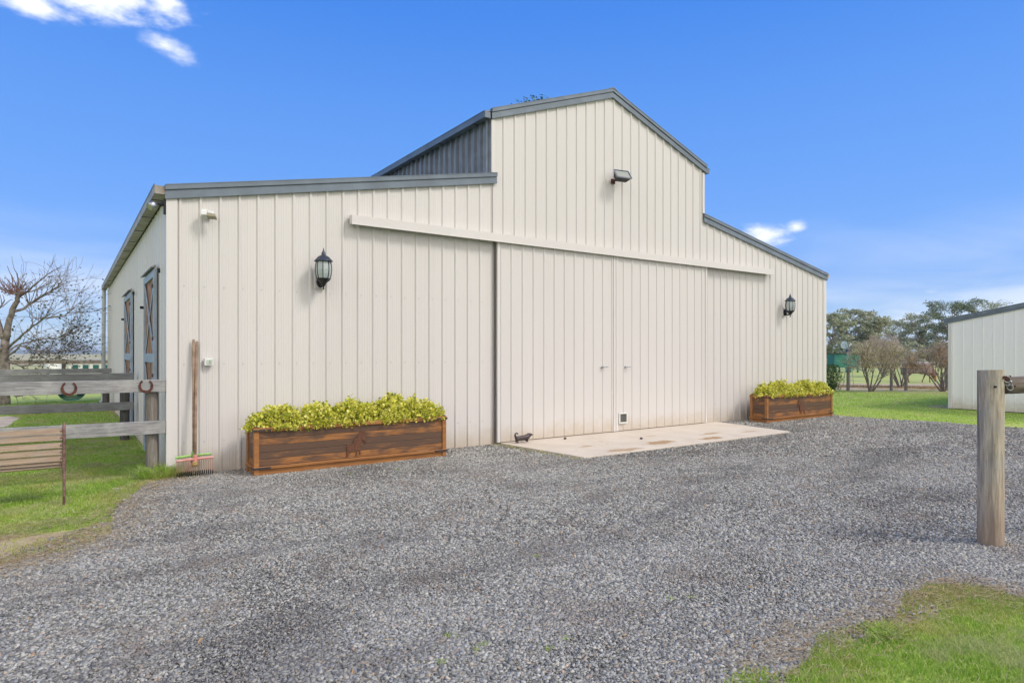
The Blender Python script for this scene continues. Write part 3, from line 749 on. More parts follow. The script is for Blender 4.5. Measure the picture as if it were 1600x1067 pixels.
# small white sensor light by the left eave
ps = WY(324, 337, -.02); sl_ = empty('sensor_light', (ps.x, 0, ps.z))
tag(sl_, 'small white sensor light under the left end of the roof trim', 'sensor light')
m = MB(); m.box(-.03, .05, -.045, -.022, -.035, .035); m.tube([(.01, -.045, 0), (.01, -.10, .0)], .014, 8); bevel(m.build('mount', M_WHITE, sl_), .004)
Mx = Matrix.Translation((.0, -.13, -.005)) @ Matrix.Rotation(R(-25), 4, 'Z') @ Matrix.Rotation(R(-18), 4, 'X')
m = MB(); m.box(-.085, -.015, -.05, .05, -.035, .05, Mx); m.tube([Mx @ Vector((-.01, 0, .01)), Mx @ Vector((.06, 0, .005))], [.042, .036], 14); bevel(m.build('housing', M_WHITE, sl_), .008)
m = MB(); m.prism([(-.01, .0), (.085, -.015), (.095, -.05), (-.02, -.04)], -.045, .045, Mx); m.build('hood', simple('yellowed_lens', (.30, .26, .18), .3), sl_)

# corner spotlight under the left gutter
ps = Vector((-.02, .02, ZE - .10)); cs = empty('corner_spotlight', ps)
tag(cs, 'dark swivel spotlight under the gutter at the near left barn corner', 'spotlight')
m = MB(); m.box(-.03, -.006, -.02, .05, -.09, .09); m.tube([(-.02, .01, .02), (-.06, .0, .035), (-.11, .0, .03), (-.135, -.01, .005)], [.022, .024, .022, .018], 10); bevel(m.build('bracket', M_DARK, cs, False), .003)
m = MB(); a = Vector((-.12, -.01, .03)); b_ = Vector((-.185, -.045, -.03)); m.tube([a, a.lerp(b_, .4), b_, b_ + (b_ - a) * .05], [.03, .048, .052, .046], 16); hd = m.build('lamp_head', M_STEEL, cs, True)
m = MB(); m.tube([b_ + (b_ - a) * .055, b_ + (b_ - a) * .09], .044, 16); m.build('lens', M_LENS, hd)

# power outlet
po = WY(326, 565, -.02); pw = empty('power_outlet', (po.x, 0, po.z)); tag(pw, 'white weatherproof power outlet on the wall beside the rake handles', 'power outlet')
m = MB(); m.box(-.058, .050, -.075, -.021, -.050, .045); bevel(m.build('outlet_box', M_WHITE, pw), .008, 3)
m = MB(); m.box(-.032, .038, -.084, -.0755, -.028, .030); bevel(m.build('cover', simple('pale_green_cover', (.58, .64, .56), .3), pw), .006)
m = MB(); m.box(-.004, .010, -.090, -.0845, -.012, .012); m.build('switch', M_STEEL, pw)

# ------------------------------------------------------------------ planters
PL = 2.745; PD = .43; PH = .615
def pony(mir):
    raw = [(290, 570), (300, 500), (330, 475), (380, 468), (440, 470), (446, 395), (480, 345), (530, 300), (575, 245), (620, 205), (655, 190), (700, 205), (722, 240), (722, 300), (735, 370), (738, 450), (722, 474),
           (706, 450), (690, 420), (665, 405), (640, 395), (628, 420), (640, 470), (636, 520), (618, 570), (606, 620), (612, 700), (600, 712), (582, 710), (584, 640), (560, 618), (536, 628), (532, 735), (500, 742), (506, 690), (508, 635),
           (450, 640), (400, 632), (385, 650), (350, 690), (300, 770), (270, 790), (255, 770), (300, 700), (300, 640)]
    return [((x - 480) * .00064 * mir, (770 - z) * .00062) for x, z in raw]
def planter(mir, ex):
    r = empty('planter_box'); Lg = .062
    posts = [(0, 0), (PL - Lg, 0), (0, PD - Lg), (PL - Lg, PD - Lg)]
    for (x, y) in posts:
        m = MB(); m.box(x, x + Lg, y, y + Lg, 0, PH - .040); bevel(m.build('leg', M_PLF, r), .004)
    # front and back boards
    z0, z1 = .125, PH - .055; nb = 5; hh = (z1 - z0) / nb
    for y0, y1, nm in ((.016, .036, 'front_panel'), (PD - .036, PD - .016, 'back_panel')):
        m = MB()
        for i in range(nb): m.box(Lg + .001, PL - Lg - .001, y0 + .0006 * (i % 2), y1, z0 + i * hh + .0035, z0 + (i + 1) * hh)
        bevel(m.build(nm, M_PLB, r), .003)
        m = MB(); m.box(Lg, PL - Lg, y1 + .001 if y0 < .1 else y0 - .006, y1 + .006 if y0 < .1 else y0 - .001, z0, z1); m.build('liner', M_SOIL, r)
    for x0, x1 in ((.016, .036), (PL - .036, PL - .016)):
        m = MB()
        for i in range(nb): m.box(x0, x1, Lg + .001, PD - Lg - .001, z0 + i * hh + .0035, z0 + (i + 1) * hh)
        bevel(m.build('end_panel', M_PLB, r), .003)
    # rails: bottom rail and top rim, proud of the legs
    m = MB(); e = .010
    for zz, h_, nm in ((.088, .036, 'bottom_rail'), (PH - .052, .050, 'top_rim')):
        m = MB(); tw = .030 if nm == 'bottom_rail' else .072
        m.box(-e, PL + e, -e, -e + tw, zz, zz + h_); m.box(-e, PL + e, PD + e - tw, PD + e, zz, zz + h_)
        m.box(-e, -e + tw, -e + tw + .0005, PD + e - tw - .0005, zz, zz + h_); m.box(PL + e - tw, PL + e, -e + tw + .0005, PD + e - tw - .0005, zz, zz + h_)
        bevel(m.build(nm, M_PLF, r), .006)
    m = MB(); m.box(Lg + .002, PL - Lg - .002, .02, .045, .0, .085); m.box(.02, .045, Lg + .002, PD - Lg - .002, 0, .085); m.box(PL - .045, PL - .02, Lg + .002, PD - Lg - .002, 0, .085); m.build('plinth', M_PLF, r)
    # iron corner straps
    for xs in (0, 1):
        for zz in (.092, PH - .046):
            m = MB(); x0, x1 = (-e - .004, .20) if xs == 0 else (PL - .20, PL + e + .004)
            m.box(x0, x1, -e - .004, -e - .0005, zz, zz + .026)
            ex_ = -e - .004 if xs == 0 else PL + e + .0005
            m.box(ex_, ex_ + .0035, -e - .0004, .13, zz, zz + .026)
            for q in (.06, .16):
                xx = q if xs == 0 else PL - q
                m.tube([(xx, -e - .004, zz + .013), (xx, -e - .009, zz + .013)], .006, 8)
            m.build('corner_strap', M_IRONDK, r)
    for (x, y) in ((.03, .03), (PL - .03, .03), (.03, PD - .03), (PL - .03, PD - .03)):
        m = MB(); m.lathe([(.034, PH - .003), (.036, PH + .004), (.026, PH + .012), (.01, PH + .016)], 12, Matrix.Translation((x, y, 0))); m.build('post_cap', M_RUST, r, True)
    m = MB(); m.box(.05, PL - .05, .05, PD - .05, .2, PH - .075); m.build('soil', M_SOIL, r)
    M_ = Matrix.Translation((ex, 0, .128))
    m = MB(); m.prism(pony(mir), .004, .012, M_); m.build('pony_emblem', M_RUSTL, r)
    return r
P1 = planter(1, 1.32); a = G(397, 746); P1.location = (a.x, a.y, 0.002)
tag(P1, 'long orange timber planter standing nearest, left of the sliding doors', 'planter', 'timber planters with pony emblems')
P2 = planter(-1, 1.40); a = G(1198.5, 662); P2.location = (a.x, a.y, 0.002)
tag(P2, 'orange timber planter standing far right of the doors by the barn corner', 'planter', 'timber planters with pony emblems')

def leaves_np(P, size, rs, up=.4, aspect=.55):
    n = len(P); d = rs.normal(size=(n, 3)); d[:, 2] = np.abs(d[:, 2]) * .6 + up; d /= np.linalg.norm(d, axis=1)[:, None]
    q = rs.normal(size=(n, 3)); a = np.cross(d, q); a /= np.linalg.norm(a, axis=1)[:, None] + 1e-9
    s = (size * rs.uniform(.6, 1.3, n))[:, None]
    v0 = P; v1 = P + d * s * .5 + a * s * aspect * .5; v2 = P + d * s; v3 = P + d * s * .5 - a * s * aspect * .5
    V = np.stack([v0, v1, v2, v3], 1).reshape(-1, 3); F = np.arange(4 * n).reshape(n, 4); return V, F
def gold_shrub(cx, cy, cz, rx, ry, h, seed, label):
    rs = np.random.RandomState(seed); r = empty('golden_shrub', (cx, cy, cz))
    # sprigs: clusters of leaves at shell positions of an uneven dome
    ns = int(760 * rx * h / .06 * .5); th = rs.uniform(0, 2 * PI, ns); u = rs.uniform(-.25, 1, ns)
    k = 1 + .28 * (vnoise(th * 2, u * 3, 1.3, seed) - .5) * 2 + .12 * rs.normal(size=ns) - rs.rand(ns) ** 2 * .35
    rr = np.sqrt(np.clip(1 - np.clip(u, 0, 1) ** 2, 0.05, 1)); C = np.stack([np.cos(th) * rr * rx * k, np.sin(th) * rr * ry * k, u * h * k], 1)
    C[:, 2] = np.maximum(C[:, 2], .03 + .02 * rs.rand(ns)); C[:, 1] = np.clip(C[:, 1], -ry * 1.0, ry * 1.0)
    P = np.repeat(C, 14, 0) + rs.normal(size=(ns * 14, 3)) * .020
    V, F = leaves_np(P, .042, rs, .25, .8); mesh_np('foliage', V, F, M_GOLD, r)
    m = MB()
    for i in range(26):
        c = C[rs.randint(ns)] * .85; m.tube([(0, 0, -.04), (c[0] * .4, c[1] * .4, c[2] * .5), tuple(c)], [.006, .004, .002], 5)
    m.build('stems', M_BARKDK, r); tag(r, label, 'shrub', 'golden shrubs in the planters'); return r
names = ['at the left end', 'second from the left', 'in the middle', 'second from the right, the tallest', 'at the right end']
for i, (f, rx, h) in enumerate(((.13, .33, .21), (.31, .32, .20), (.51, .34, .22), (.70, .33, .27), (.88, .31, .19))):
    gold_shrub(P1.location.x + PL * f, P1.location.y + PD * .52, PH - .06, rx, .235, h + .05, 10 + i, 'golden leafed shrub %s of the nearer left planter' % names[i])
names2 = ['at the left end', 'second from the left', 'in the middle', 'second from the right', 'at the right end']
for i, (f, rx, h) in enumerate(((.12, .30, .20), (.30, .33, .25), (.50, .30, .19), (.69, .32, .23), (.88, .31, .21))):
    gold_shrub(P2.location.x + PL * f, P2.location.y + PD * .52, PH - .06, rx, .235, h + .04, 30 + i, 'golden leafed shrub %s of the distant right planter' % names2[i])

# ------------------------------------------------------------------ rakes leaning on the wall
def rake(px, top_py, head_py, tine_py, yb, headmat, label, w_, off):
    b0 = WY(px, tine_py, yb); r = empty('stable_rake', (b0.x, b0.y, 0)); tag(r, label, 'rake', 'rakes leaning on the barn wall')
    top = WY(px + off, top_py, -.045); hz = WY(px, head_py, yb * .82); hz.y = yb * .82
    L = lambda p: Vector((p.x - b0.x, p.y - b0.y, p.z))
    m = MB(); T = L(top); H = L(hz); m.tube([H + Vector((0, 0, -.02)), H.lerp(T, .3), H.lerp(T, .97), T], [.015, .0165, .0165, .012], 12); m.build('handle', M_HANDLE, r, True)
    m = MB(); m.tube([H + Vector((-w_ / 2, -.01, -.012)), H + Vector((0, -.012, 0)), H + Vector((w_ / 2, -.01, .002))], .015, 10); m.tube([H + Vector((0, -.01, -.06)), H + Vector((0, -.005, .05))], .026, 10)
    hb = m.build('head_bar', headmat, r)
    m = MB(); n_ = 17
    for i in range(n_):
        x = -w_ / 2 + .01 + (w_ - .02) * i / (n_ - 1); zt = H.z - .012
        m.tube([(x, H.y - .012, zt), (x, H.y - .03, zt * .55), (x, H.y - .05, .05), (x, H.y - .02, .012)], [.0035, .0032, .003, .002], 5)
    m.build('tines', simple('faded_red_tine', (.42, .17, .14), .5) if headmat == M_RED else simple('pale_tine', (.36, .36, .26), .5), r)
    m = MB()
    for i in range(n_):
        x = -w_ / 2 + .01 + (w_ - .02) * i / (n_ - 1); m.tube([(x, H.y - .0500, .085), (x, H.y - .054, .05), (x, H.y - .024, .010)], [.0055, .005, .004], 5)
    m.build('tine_tips', M_DARK, r)
    m = MB(); m.lathe([(.03, -.05), (.04, -.03), (.03, 0), (.02, .01)], 12, Matrix.Translation((0, H.y - .02, H.z - .04))); m.build('socket', simple('ochre_bracket', (.35, .23, .08), .6), r)
rake(302.5, 530, 711, 746, -.16, M_GREENP, 'rake with a green head bar, standing behind the red one', .41, 0.0)
rake(305, 533, 716.5, 749, -.24, M_RED, 'rake with a red head bar, standing in front of the green one', .42, 2.5)

# ------------------------------------------------------------------ dachshund boot scraper on the apron
def skin(name, pts, edges, rad, mat, parent, sub=2, root=0):
    me = bpy.data.meshes.new(name); me.from_pydata([tuple(p) for p in pts], edges, []); o = link_mesh(name, me, mat, parent)
    md = o.modifiers.new('skin', 'SKIN'); md.use_smooth_shade = True; sv = me.skin_vertices[0].data
    for i, r_ in enumerate(rad): sv[i].radius = (r_, r_) if not isinstance(r_, tuple) else r_; sv[i].use_root = (i == root)
    sb = o.modifiers.new('sub', 'SUBSURF'); sb.levels = sub; sb.render_levels = sub
    return o
p = G(806, 693, .038); p2 = G(830, 693, .038)
dg = empty('dachshund_figure', (p.x - .03, p.y + .0, .040), R(4)); dg.scale = (1.18, 1.1, 1.0); tag(dg, 'small dark cast iron dachshund figure standing on the concrete apron', 'dog figure')
pts = [(.06, 0, .088), (.13, 0, .084), (.20, 0, .088), (.255, 0, .102), (.275, 0, .135), (.305, 0, .128), (.345, 0, .112),
       (.03, 0, .10), (.012, 0, .135), (.016, 0, .165), (.046, 0, .178), (.066, 0, .150)]
edges = [(0, 1), (1, 2), (2, 3), (3, 4), (4, 5), (5, 6), (0, 7), (7, 8), (8, 9), (9, 10), (10, 11)]
rad = [.043, .041, .044, .038, .032, .022, .013, .026, .014, .012, .012, .010]
k = len(pts)
for (x, y, fwd) in ((.05, .022, -.005), (.05, -.022, -.008), (.225, .022, .012), (.225, -.022, .0)):
    a_ = 0 if x < .1 else 2; pts += [(x, y, .055), (x + fwd, y, .022), (x + fwd + .016, y, .010)]; edges += [(a_, k), (k, k + 1), (k + 1, k + 2)]; rad += [.015, .010, .009]; k += 3
skin('body', pts, edges, rad, M_IRONDK, dg, root=1)
for s in (-1, 1):
    m = MB(); m.prism([(.262, .150), (.288, .148), (.292, .105), (.275, .088), (.262, .105)], s * .027 - .005, s * .027 + .005); e_ = bevel(m.build('ear', M_IRONDK, dg), .003)
# pebble and bits on the slab
for i, (px, py) in enumerate(((883, 686), (1002, 686))):
    q = G(px, py, .04); m = MB(); m.lathe([(.012, 0), (.028, .012), (.026, .026), (.010, .036)], 7, Matrix.Translation((q.x, q.y, .038))); st = m.build('pebble', M_IRONDK)
    tag(st, 'small dark pebble on the apron close to the dog figure' if i == 0 else 'small dark pebble in the middle of the concrete apron', 'pebble')
# ------------------------------------------------------------------ hitching rail at the right
q = G(1548, 852); hp = empty('hitching_rail', (q.x, q.y, 0), math.atan2(RT.y, RT.x) + R(2))
tag(hp, 'stout weathered round timber post carrying a thick log rail on chain links', 'hitching rail')
def wpost(h, r_, seed, name, par, off):
    n_ = 36; rings = 30; vs, fs = [], []
    for j in range(rings):
        z = -.05 + (h + .05) * j / (rings - 1)
        for k_ in range(n_):
            th = 2 * PI * k_ / n_
            rr = r_ * (1 + .035 * noise.noise(Vector((math.cos(th) * 1.5, math.sin(th) * 1.5, z * 1.1 + seed))) + .05 * noise.noise(Vector((math.cos(th) * 6, math.sin(th) * 6, z * .8 + seed))) - .02 * (z / h))
            if k_ in (24, 31, 19): rr -= .004 + .006 * max(0, noise.noise(Vector((k_, z * 3, seed))))
            vs.append((rr * math.cos(th) + off, rr * math.sin(th), z + (.004 * math.cos(th + 1) if j == rings - 1 else 0)))
    for j in range(rings - 1):
        for k_ in range(n_): fs.append((j * n_ + k_, j * n_ + (k_ + 1) % n_, (j + 1) * n_ + (k_ + 1) % n_, (j + 1) * n_ + k_))
    fs.append(tuple((rings - 1) * n_ + k_ for k_ in range(n_))); m = MB(); m.add(vs, fs); return m.build(name, M_BIGPOST, par, True)
hh = CAM.z - 26 / FPX * 5.16
wp = wpost(hh, .0915, 3, 'post', hp, 0); wpost(hh - .02, .088, 9, 'post', hp, 2.75)
for e_ in (wp,): 
    md = e_.modifiers.new('es', 'EDGE_SPLIT'); md.split_angle = R(50)
m = MB(); zc = CAM.z - 50.5 / FPX * 5.16; n_ = 14
pts = [(.112 + 2.52 * i / n_, .005 * math.sin(i), zc + .008 * math.sin(i * 1.7)) for i in range(n_ + 1)]
m.tube(pts, [.068 + .003 * math.sin(i * 2.3) for i in range(n_ + 1)], 20); lg = m.build('log_rail', M_LOG, hp, True); md = lg.modifiers.new('es', 'EDGE_SPLIT'); md.split_angle = R(50)
m = MB()
def ring(mb_, c, r_, t_, ax, n_=18):
    a = ax.orthogonal().normalized(); b2 = ax.cross(a).normalized()
    pts = [c + (a * math.cos(2 * PI * i / n_) + b2 * math.sin(2 * PI * i / n_) * 1.35) * r_ for i in range(n_ + 1)]; mb_.tube(pts, t_, 6, False)
ring(m, Vector((.070, -.078, zc + .055)), .022, .005, Vector((.4, 1, .2))); ring(m, Vector((.086, -.075, zc + .022)), .020, .005, Vector((1, .3, .1))); ring(m, Vector((.102, -.070, zc - .01)), .020, .005, Vector((.2, 1, .3)))
m.build('chain', M_STEEL, hp, True)
m = MB(); m.box(.066, .112, -.070, -.056, zc + .035, zc + .085); m.tube([(.115, -.055, zc), (.15, -.064, zc)], .010, 8); m.tube([(.045, -.08, zc + .07), (.035, -.098, zc + .07)], .012, 8); m.build('hook_plate', M_RUST, hp)
m = MB(); m.tube([(-.030, -.0905, zc - .005), (-.029, -.075, zc - .005)], .009, 10); m.build('bolt_hole', M_DARK, hp)

# ------------------------------------------------------------------ timber fences on the left
def fence(name, A, length, ang, label, rails, posts, matr, matp, w_=.15, shoe=None, top=1.22, pr=.09, behind=True):
    """A: right hand end on the ground; runs towards -X turned by ang"""
    r = empty(name, (A[0], A[1], 0), ang); tag(r, label, 'fence', 'timber rail fences beside the barn')
    for (z0, z1, x_end) in rails:
        m = MB(); n_ = 10
        for_ = []
        vs, fs = [], []
        for i in range(n_ + 1):
            x = x_end - (length) * i / n_; dz = .006 * noise.noise(Vector((x * .8, z0 * 3, 1.0))); 
            vs += [(x, -.025, z0 + dz), (x, .025, z0 + dz), (x, .025, z1 + dz * .4), (x, -.025, z1 + dz * .4)]
        for i in range(n_):
            for k_ in range(4): fs.append((i * 4 + k_, i * 4 + (k_ + 1) % 4, (i + 1) * 4 + (k_ + 1) % 4, (i + 1) * 4 + k_))
        fs += [(0, 1, 2, 3), (n_ * 4 + 3, n_ * 4 + 2, n_ * 4 + 1, n_ * 4)]
        m.add(vs, fs); bevel(m.build('rail', matr, r), .005)
    for x in posts:
        m = MB(); zt = top - .01
        pts = [(x, .028 + pr, z) for z in (-.05, .4, .8, zt)]; m.tube(pts, [pr * 1.03, pr, pr, pr * .96], 20)
        o = m.build('post', matp, r, True); md = o.modifiers.new('es', 'EDGE_SPLIT'); md.split_angle = R(50)
    return r
def ht(px, py, y): return WY(px, py, y).z
z1a, z1b, z1c, z1d = ht(262, 611.5, -.02), ht(262, 592.5, -.02), ht(262, 676.5, -.02), ht(262, 656.5, -.02)
F1 = fence('timber_fence', (-.028, -.005), 5.2, R(-3.0), 'nearest weathered grey timber rail fence, carrying two horseshoes, behind the bench', [(z1a, z1b, -.004), (z1c, z1d, -.004)],
           [WY(236, y=.1).x + .028, WY(236, y=.1).x - 2.3, -4.8], M_RAIL, M_POST, top=z1b, pr=.070)
q = G(196, 690); a2 = WY(209, y=q.y)
F2 = fence('timber_fence', (a2.x, q.y), 6.5, R(-3), 'middle dark grey timber rail fence of the three beside the barn', [(1.085, 1.21, 0), (.56, .70, 0)], [WY(195, y=q.y).x - a2.x, -2.6, -5.2], M_RAILDK, M_POSTDK, top=1.21, pr=.075)
y3 = 11.2; a3 = WY(174.5, y=y3)
F3 = fence('timber_fence', (a3.x, y3), 9, R(-3), 'farthest dark grey timber rail fence of the three beside the barn', [(1.03, 1.155, 0), (.55, .67, 0)], [-.13, -2.8, -5.6, -8.4], M_RAILDK, M_POSTDK, top=1.15, pr=.08)
q = G(166, 604); 
F4 = fence('paddock_fence', (D(200, HZ, 31).x, D(200, HZ, 31).y), 26, TH - PI / 2 + R(3), 'brown timber paddock fence on the left, in front of the pale fields', [(1.05, 1.22, 0), (.62, .77, 0), (.2, .34, 0)], [-.5 - 2.6 * i for i in range(10)], M_LOG, M_POSTDK, top=1.30, pr=.08)
F4['group'] = 'paddock fences'
# horseshoes nailed to the near rail
def horseshoe(px, py, label):
    r_ = empty('horseshoe'); c = WY(px, py, -.06); r_.location = (c.x, c.y, c.z); r_.rotation_euler = (0, 0, R(-3))
    pts = []; n_ = 22; vs, fs = [], []
    for i in range(n_ + 1):
        th = R(-235) + R(290) * i / n_; rr = .066; wd = .0135 if 3 < i < n_ - 3 else .010
        cx_, cz_ = math.cos(th), math.sin(th) * 1.12
        for (o, y) in ((-wd, .006), (wd, .006), (wd, -.006), (-wd, -.006)): vs.append(((rr + o) * cx_, y, (rr + o) * cz_))
    for i in range(n_):
        for k_ in range(4): fs.append((i * 4 + k_, i * 4 + (k_ + 1) % 4, (i + 1) * 4 + (k_ + 1) % 4, (i + 1) * 4 + k_))
    fs += [(0, 1, 2, 3), (n_ * 4 + 3, n_ * 4 + 2, n_ * 4 + 1, n_ * 4)]
    m = MB(); m.add(vs, fs); o = m.build('horseshoe', M_RUST); bevel(o, .003)
    bpy.data.objects.remove(r_); o.location = c; o.rotation_euler = (0, 0, R(-3)); tag(o, label, 'horseshoe', 'horseshoes on the fence rail'); return o
h1 = horseshoe(108, 607, 'rusty horseshoe on the top rail, away from the post, above the bench end')
h2 = horseshoe(228.5, 603, 'rusty horseshoe on the top rail right over the near fence post')
for h_, px in ((h1, 108), (h2, 228.5)):
    x = h_.location.x; yy = F1.location.y + (x - F1.location.x) * math.tan(R(-3.0)) - .025 / math.cos(R(3)) - .007; h_.location.y = yy
# hose hung behind the near rail
m = MB(); hc = WY(112, 612, .06)
for j in range(4):
    a_, b2 = .13 - .012 * j, .095 - .017 * j
    m.tube([(hc.x + a_ * math.cos(t_ * PI / 12), .075 + .012 * j + .004 * math.sin(t_), hc.z - .005 + b2 * math.sin(t_ * PI / 12)) for t_ in range(25)], .0075, 8, False)
o = m.build('garden_hose', M_HOSE, smooth=True); tag(o, 'coiled teal garden hose hanging behind the near fence rail', 'hose')

# ------------------------------------------------------------------ bench
q = G(100, 788); bn_ = empty('garden_bench', (q.x, q.y, 0)); tag(bn_, 'slatted timber garden bench with flaky brown iron ends, seen from behind', 'bench')
BLN = 1.55
def slat(y, z, hgt, th, tilt=0.0, name='back_slat'):
    M_ = Matrix.Translation((0, y, z)) @ Matrix.Rotation(tilt, 4, 'X'); m = MB(); m.box(-BLN, -.012, -th / 2, th / 2, -hgt / 2, hgt / 2, M_); return bevel(m.build(name, M_BENCH, bn_), .004)
BH = 1.558 - (667 - HZ) / FPX * 6.55
zs = [.762, .694, .615, .544, .478]
for i, z in enumerate(zs): slat(-.03 + (.80 - z) * .12, z, .058, .018, R(-7))
slat(.026, .429, .034, .018, R(-20)); slat(.045, .393, .030, .018, R(-40))
for i in range(5): slat(.095 + .072 * i, .380 - .008 * (2 - abs(i - 2)), .018, .055, 0, 'seat_slat')
for xo in (0, -BLN):
    m = MB()
    m.tube([(xo, -.035, .845), (xo, -.03, .72), (xo, -.005, .52), (xo, .02, .40), (xo, .0, .30), (xo, -.03, .15), (xo, -.06, .01)], [.014, .016, .016, .022, .014, .012, .013], 8)
    m.tube([(xo, .02, .39), (xo, .20, .365), (xo, .40, .38)], .014, 8)
    m.tube([(xo, .40, .385), (xo, .40, .20), (xo, .44, .01)], [.016, .012, .013], 8)
    m.tube([(xo, -.02, .66), (xo, .10, .675), (xo, .30, .66), (xo, .42, .63), (xo, .44, .56), (xo, .40, .52), (xo, .40, .39)], [.022, .014, .013, .015, .014, .012, .012], 8)
    m.tube([(xo, .01, .30), (xo, .2, .26), (xo, .40, .28)], .008, 8)
    for z in zs + [.437]: m.tube([(xo - .03, -.045 + (.80 - z) * .12, z), (xo - .005, -.035 + (.8 - z) * .12, z)], .008, 6)
    m.box(xo - .012, xo + .012, -.09, -.03, .0, .012)
    m.build('iron_end', M_PINKIRON, bn_, True)

# ------------------------------------------------------------------ neighbouring shed on the right
ps = G(1483, 638.5); SX, SY = ps.x, ps.y
zeh = CAM.z + (HZ - 505) / FPX * (CAM.z * FPX / (638.5 - HZ)); p2 = WX(1600, 482, SX); shs = (p2.z - zeh) / (SY - p2.y); half = 4.6
def shed_top(s): return zeh + shs * (half - abs(s - half))
shd = empty('shed', (SX, SY, 0)); tag(shd, 'pale metal shed with a blue grey roof edge beyond the hitching rail', 'shed')
ribbed('gable_wall', 0, 2 * half, .02, lambda s: shed_top(s), lambda s, o, z: (-o, -s, z), M_CREAM2, shd, (half,), phase=.1, h=.006, micro=.001)
ribbed('side_wall', 0, 8, .02, lambda s: zeh, lambda s, o, z: (s, o, z), M_CREAM2, shd, h=.006); ribbed('side_wall', 0, 8, .02, lambda s: zeh, lambda s, o, z: (s, -2 * half - o, z), M_CREAM2, shd, h=.006)
ribbed('gable_wall', 0, 2 * half, .02, lambda s: shed_top(s), lambda s, o, z: (8 + o, -s, z), M_CREAM2, shd, (half,), h=.006)
for sg in (0, 1):
    m = MB(); ya, yb = (.12, -half) if sg == 0 else (-2 * half - .12, -half); za = zeh - .12 * shs
    zt = zeh + shs * half
    m.add([(-.02, ya, za + .03), (8.02, ya, za + .03), (8.02, yb, zt + .03), (-.02, yb, zt + .03), (-.02, ya, za + .06), (8.02, ya, za + .06), (8.02, yb, zt + .06), (-.02, yb, zt + .06)],
          [(0, 1, 2, 3), (7, 6, 5, 4), (0, 4, 5, 1), (1, 5, 6, 2), (2, 6, 7, 3), (3, 7, 4, 0)]); m.build('roof', M_ROOF, shd)
    m = MB()
    for lo, hi, x0 in ((0, .09, -.035), (.094, .15, -.055)):
        m.add([(x0, ya, za + lo), (-.0215, ya, za + lo), (-.0215, ya, za + hi), (x0, ya, za + hi), (x0, yb, zt + lo), (-.0215, yb, zt + lo), (-.0215, yb, zt + hi), (x0, yb, zt + hi)],
              [(0, 1, 2, 3), (7, 6, 5, 4), (0, 4, 5, 1), (1, 5, 6, 2), (2, 6, 7, 3), (3, 7, 4, 0)])
    m.build('barge_board', M_ROOF, shd)
m = MB(); m.box(-.02, .04, -.06, .02, .02, zeh - .01); m.build('corner_flashing', M_TRIM, shd)

# ------------------------------------------------------------------ vegetation generators
def branch(mb_, rs, p, d, L, r_, depth, tips, spread=.6, up=.15, n=4, kids=3, nside=6, curl=.18, minr=.004, shr=.68):
    pts = [p.copy()]; rad = [r_]; q = p.copy(); dd = d.normalized()
    for i in range(n):
        dd = (dd + Vector((rs.gauss(0, curl), rs.gauss(0, curl), rs.gauss(0, curl) + up * .3))).normalized(); q = q + dd * (L / n)
        pts.append(q.copy()); rad.append(max(minr, r_ * (1 - .45 * (i + 1) / n)))
    mb_.tube(pts, rad, nside, depth == 0)
    if depth == 0: tips += pts[1:]; return
    for i in range(kids):
        k_ = rs.randint(max(1, n // 2), n); ax = Vector((rs.gauss(0, 1), rs.gauss(0, 1), rs.gauss(0, .6))).normalized()
        nd = (dd + ax * spread + Vector((0, 0, up))).normalized()
        branch(mb_, rs, pts[k_], nd, L * shr * rs.uniform(.75, 1.2), max(minr, rad[k_] * .68), depth - 1, tips, spread, up, n, kids, max(4, nside - 1), curl, minr, shr)
def gum(px, base_d, top_py, wpx, seed, label, mat=M_GUM, leaf=.28, clumps=46, dens=70, bark=M_BARK, kind='gum_tree', cat='tree', low=.35, grp='trees beyond the paddock'):
    rs = random.Random(seed); nr = np.random.RandomState(seed)
    base_ = D(px, HZ, base_d); H = CAM.z + (HZ - top_py) / FPX * base_d; Wd = wpx / FPX * base_d
    r = empty(kind, (base_.x, base_.y, 0)); tag(r, label, cat, grp)
    m = MB(); C = []
    m.tube([(0, 0, -.1), (rs.uniform(-.2, .2), rs.uniform(-.2, .2), H * .25), (rs.uniform(-.3, .3), 0, H * .5)], [H * .04, H * .028, H * .016], 9)
    for i in range(clumps):
        th = rs.uniform(0, 2 * PI); zz = rs.uniform(low, 1.0); rad = Wd / 2 * math.sqrt(max(.05, 1 - ((zz - (low + .25)) / (1.02 - low)) ** 2 * .9)) * math.sqrt(rs.random()) * 1.05
        c = Vector((math.cos(th) * rad, math.sin(th) * rad, H * zz * .95)); C.append((c, rs.uniform(.07, .15) * H * .8))
    for c, cr in C[::3]:
        s0 = Vector((0, 0, H * rs.uniform(.22, .5))); mid = s0.lerp(c, .5) + Vector((rs.gauss(0, .1), rs.gauss(0, .1), rs.gauss(0, .2))) * H * .08
        m.tube([s0, mid, c], [H * .008, H * .005, H * .003], 6)
    m.build('trunk', bark, r, True)
    P = []
    for c, cr in C:
        q = nr.normal(size=(dens, 3)); q /= np.linalg.norm(q, axis=1)[:, None]; q *= (nr.rand(dens) ** .4)[:, None] * cr; q[:, 2] *= .55
        P.append(q + np.array(c))
    P = np.concatenate(P); V, F = leaves_np(P, leaf, nr, -.2, .5); mesh_np('crown', V, F, mat, r); return r
gum(1300, 78, 486, 70, 1, 'grey green gum tree at the left of the background trees, beside the barn corner', clumps=95, dens=110, low=.06)
gum(1338, 84, 481, 60, 2, 'grey green gum tree behind the small windmill', clumps=95, dens=110, low=.06)
gum(1366, 80, 491, 50, 3, 'grey green gum tree behind the domed bare shrub', clumps=90, dens=110, low=.06)
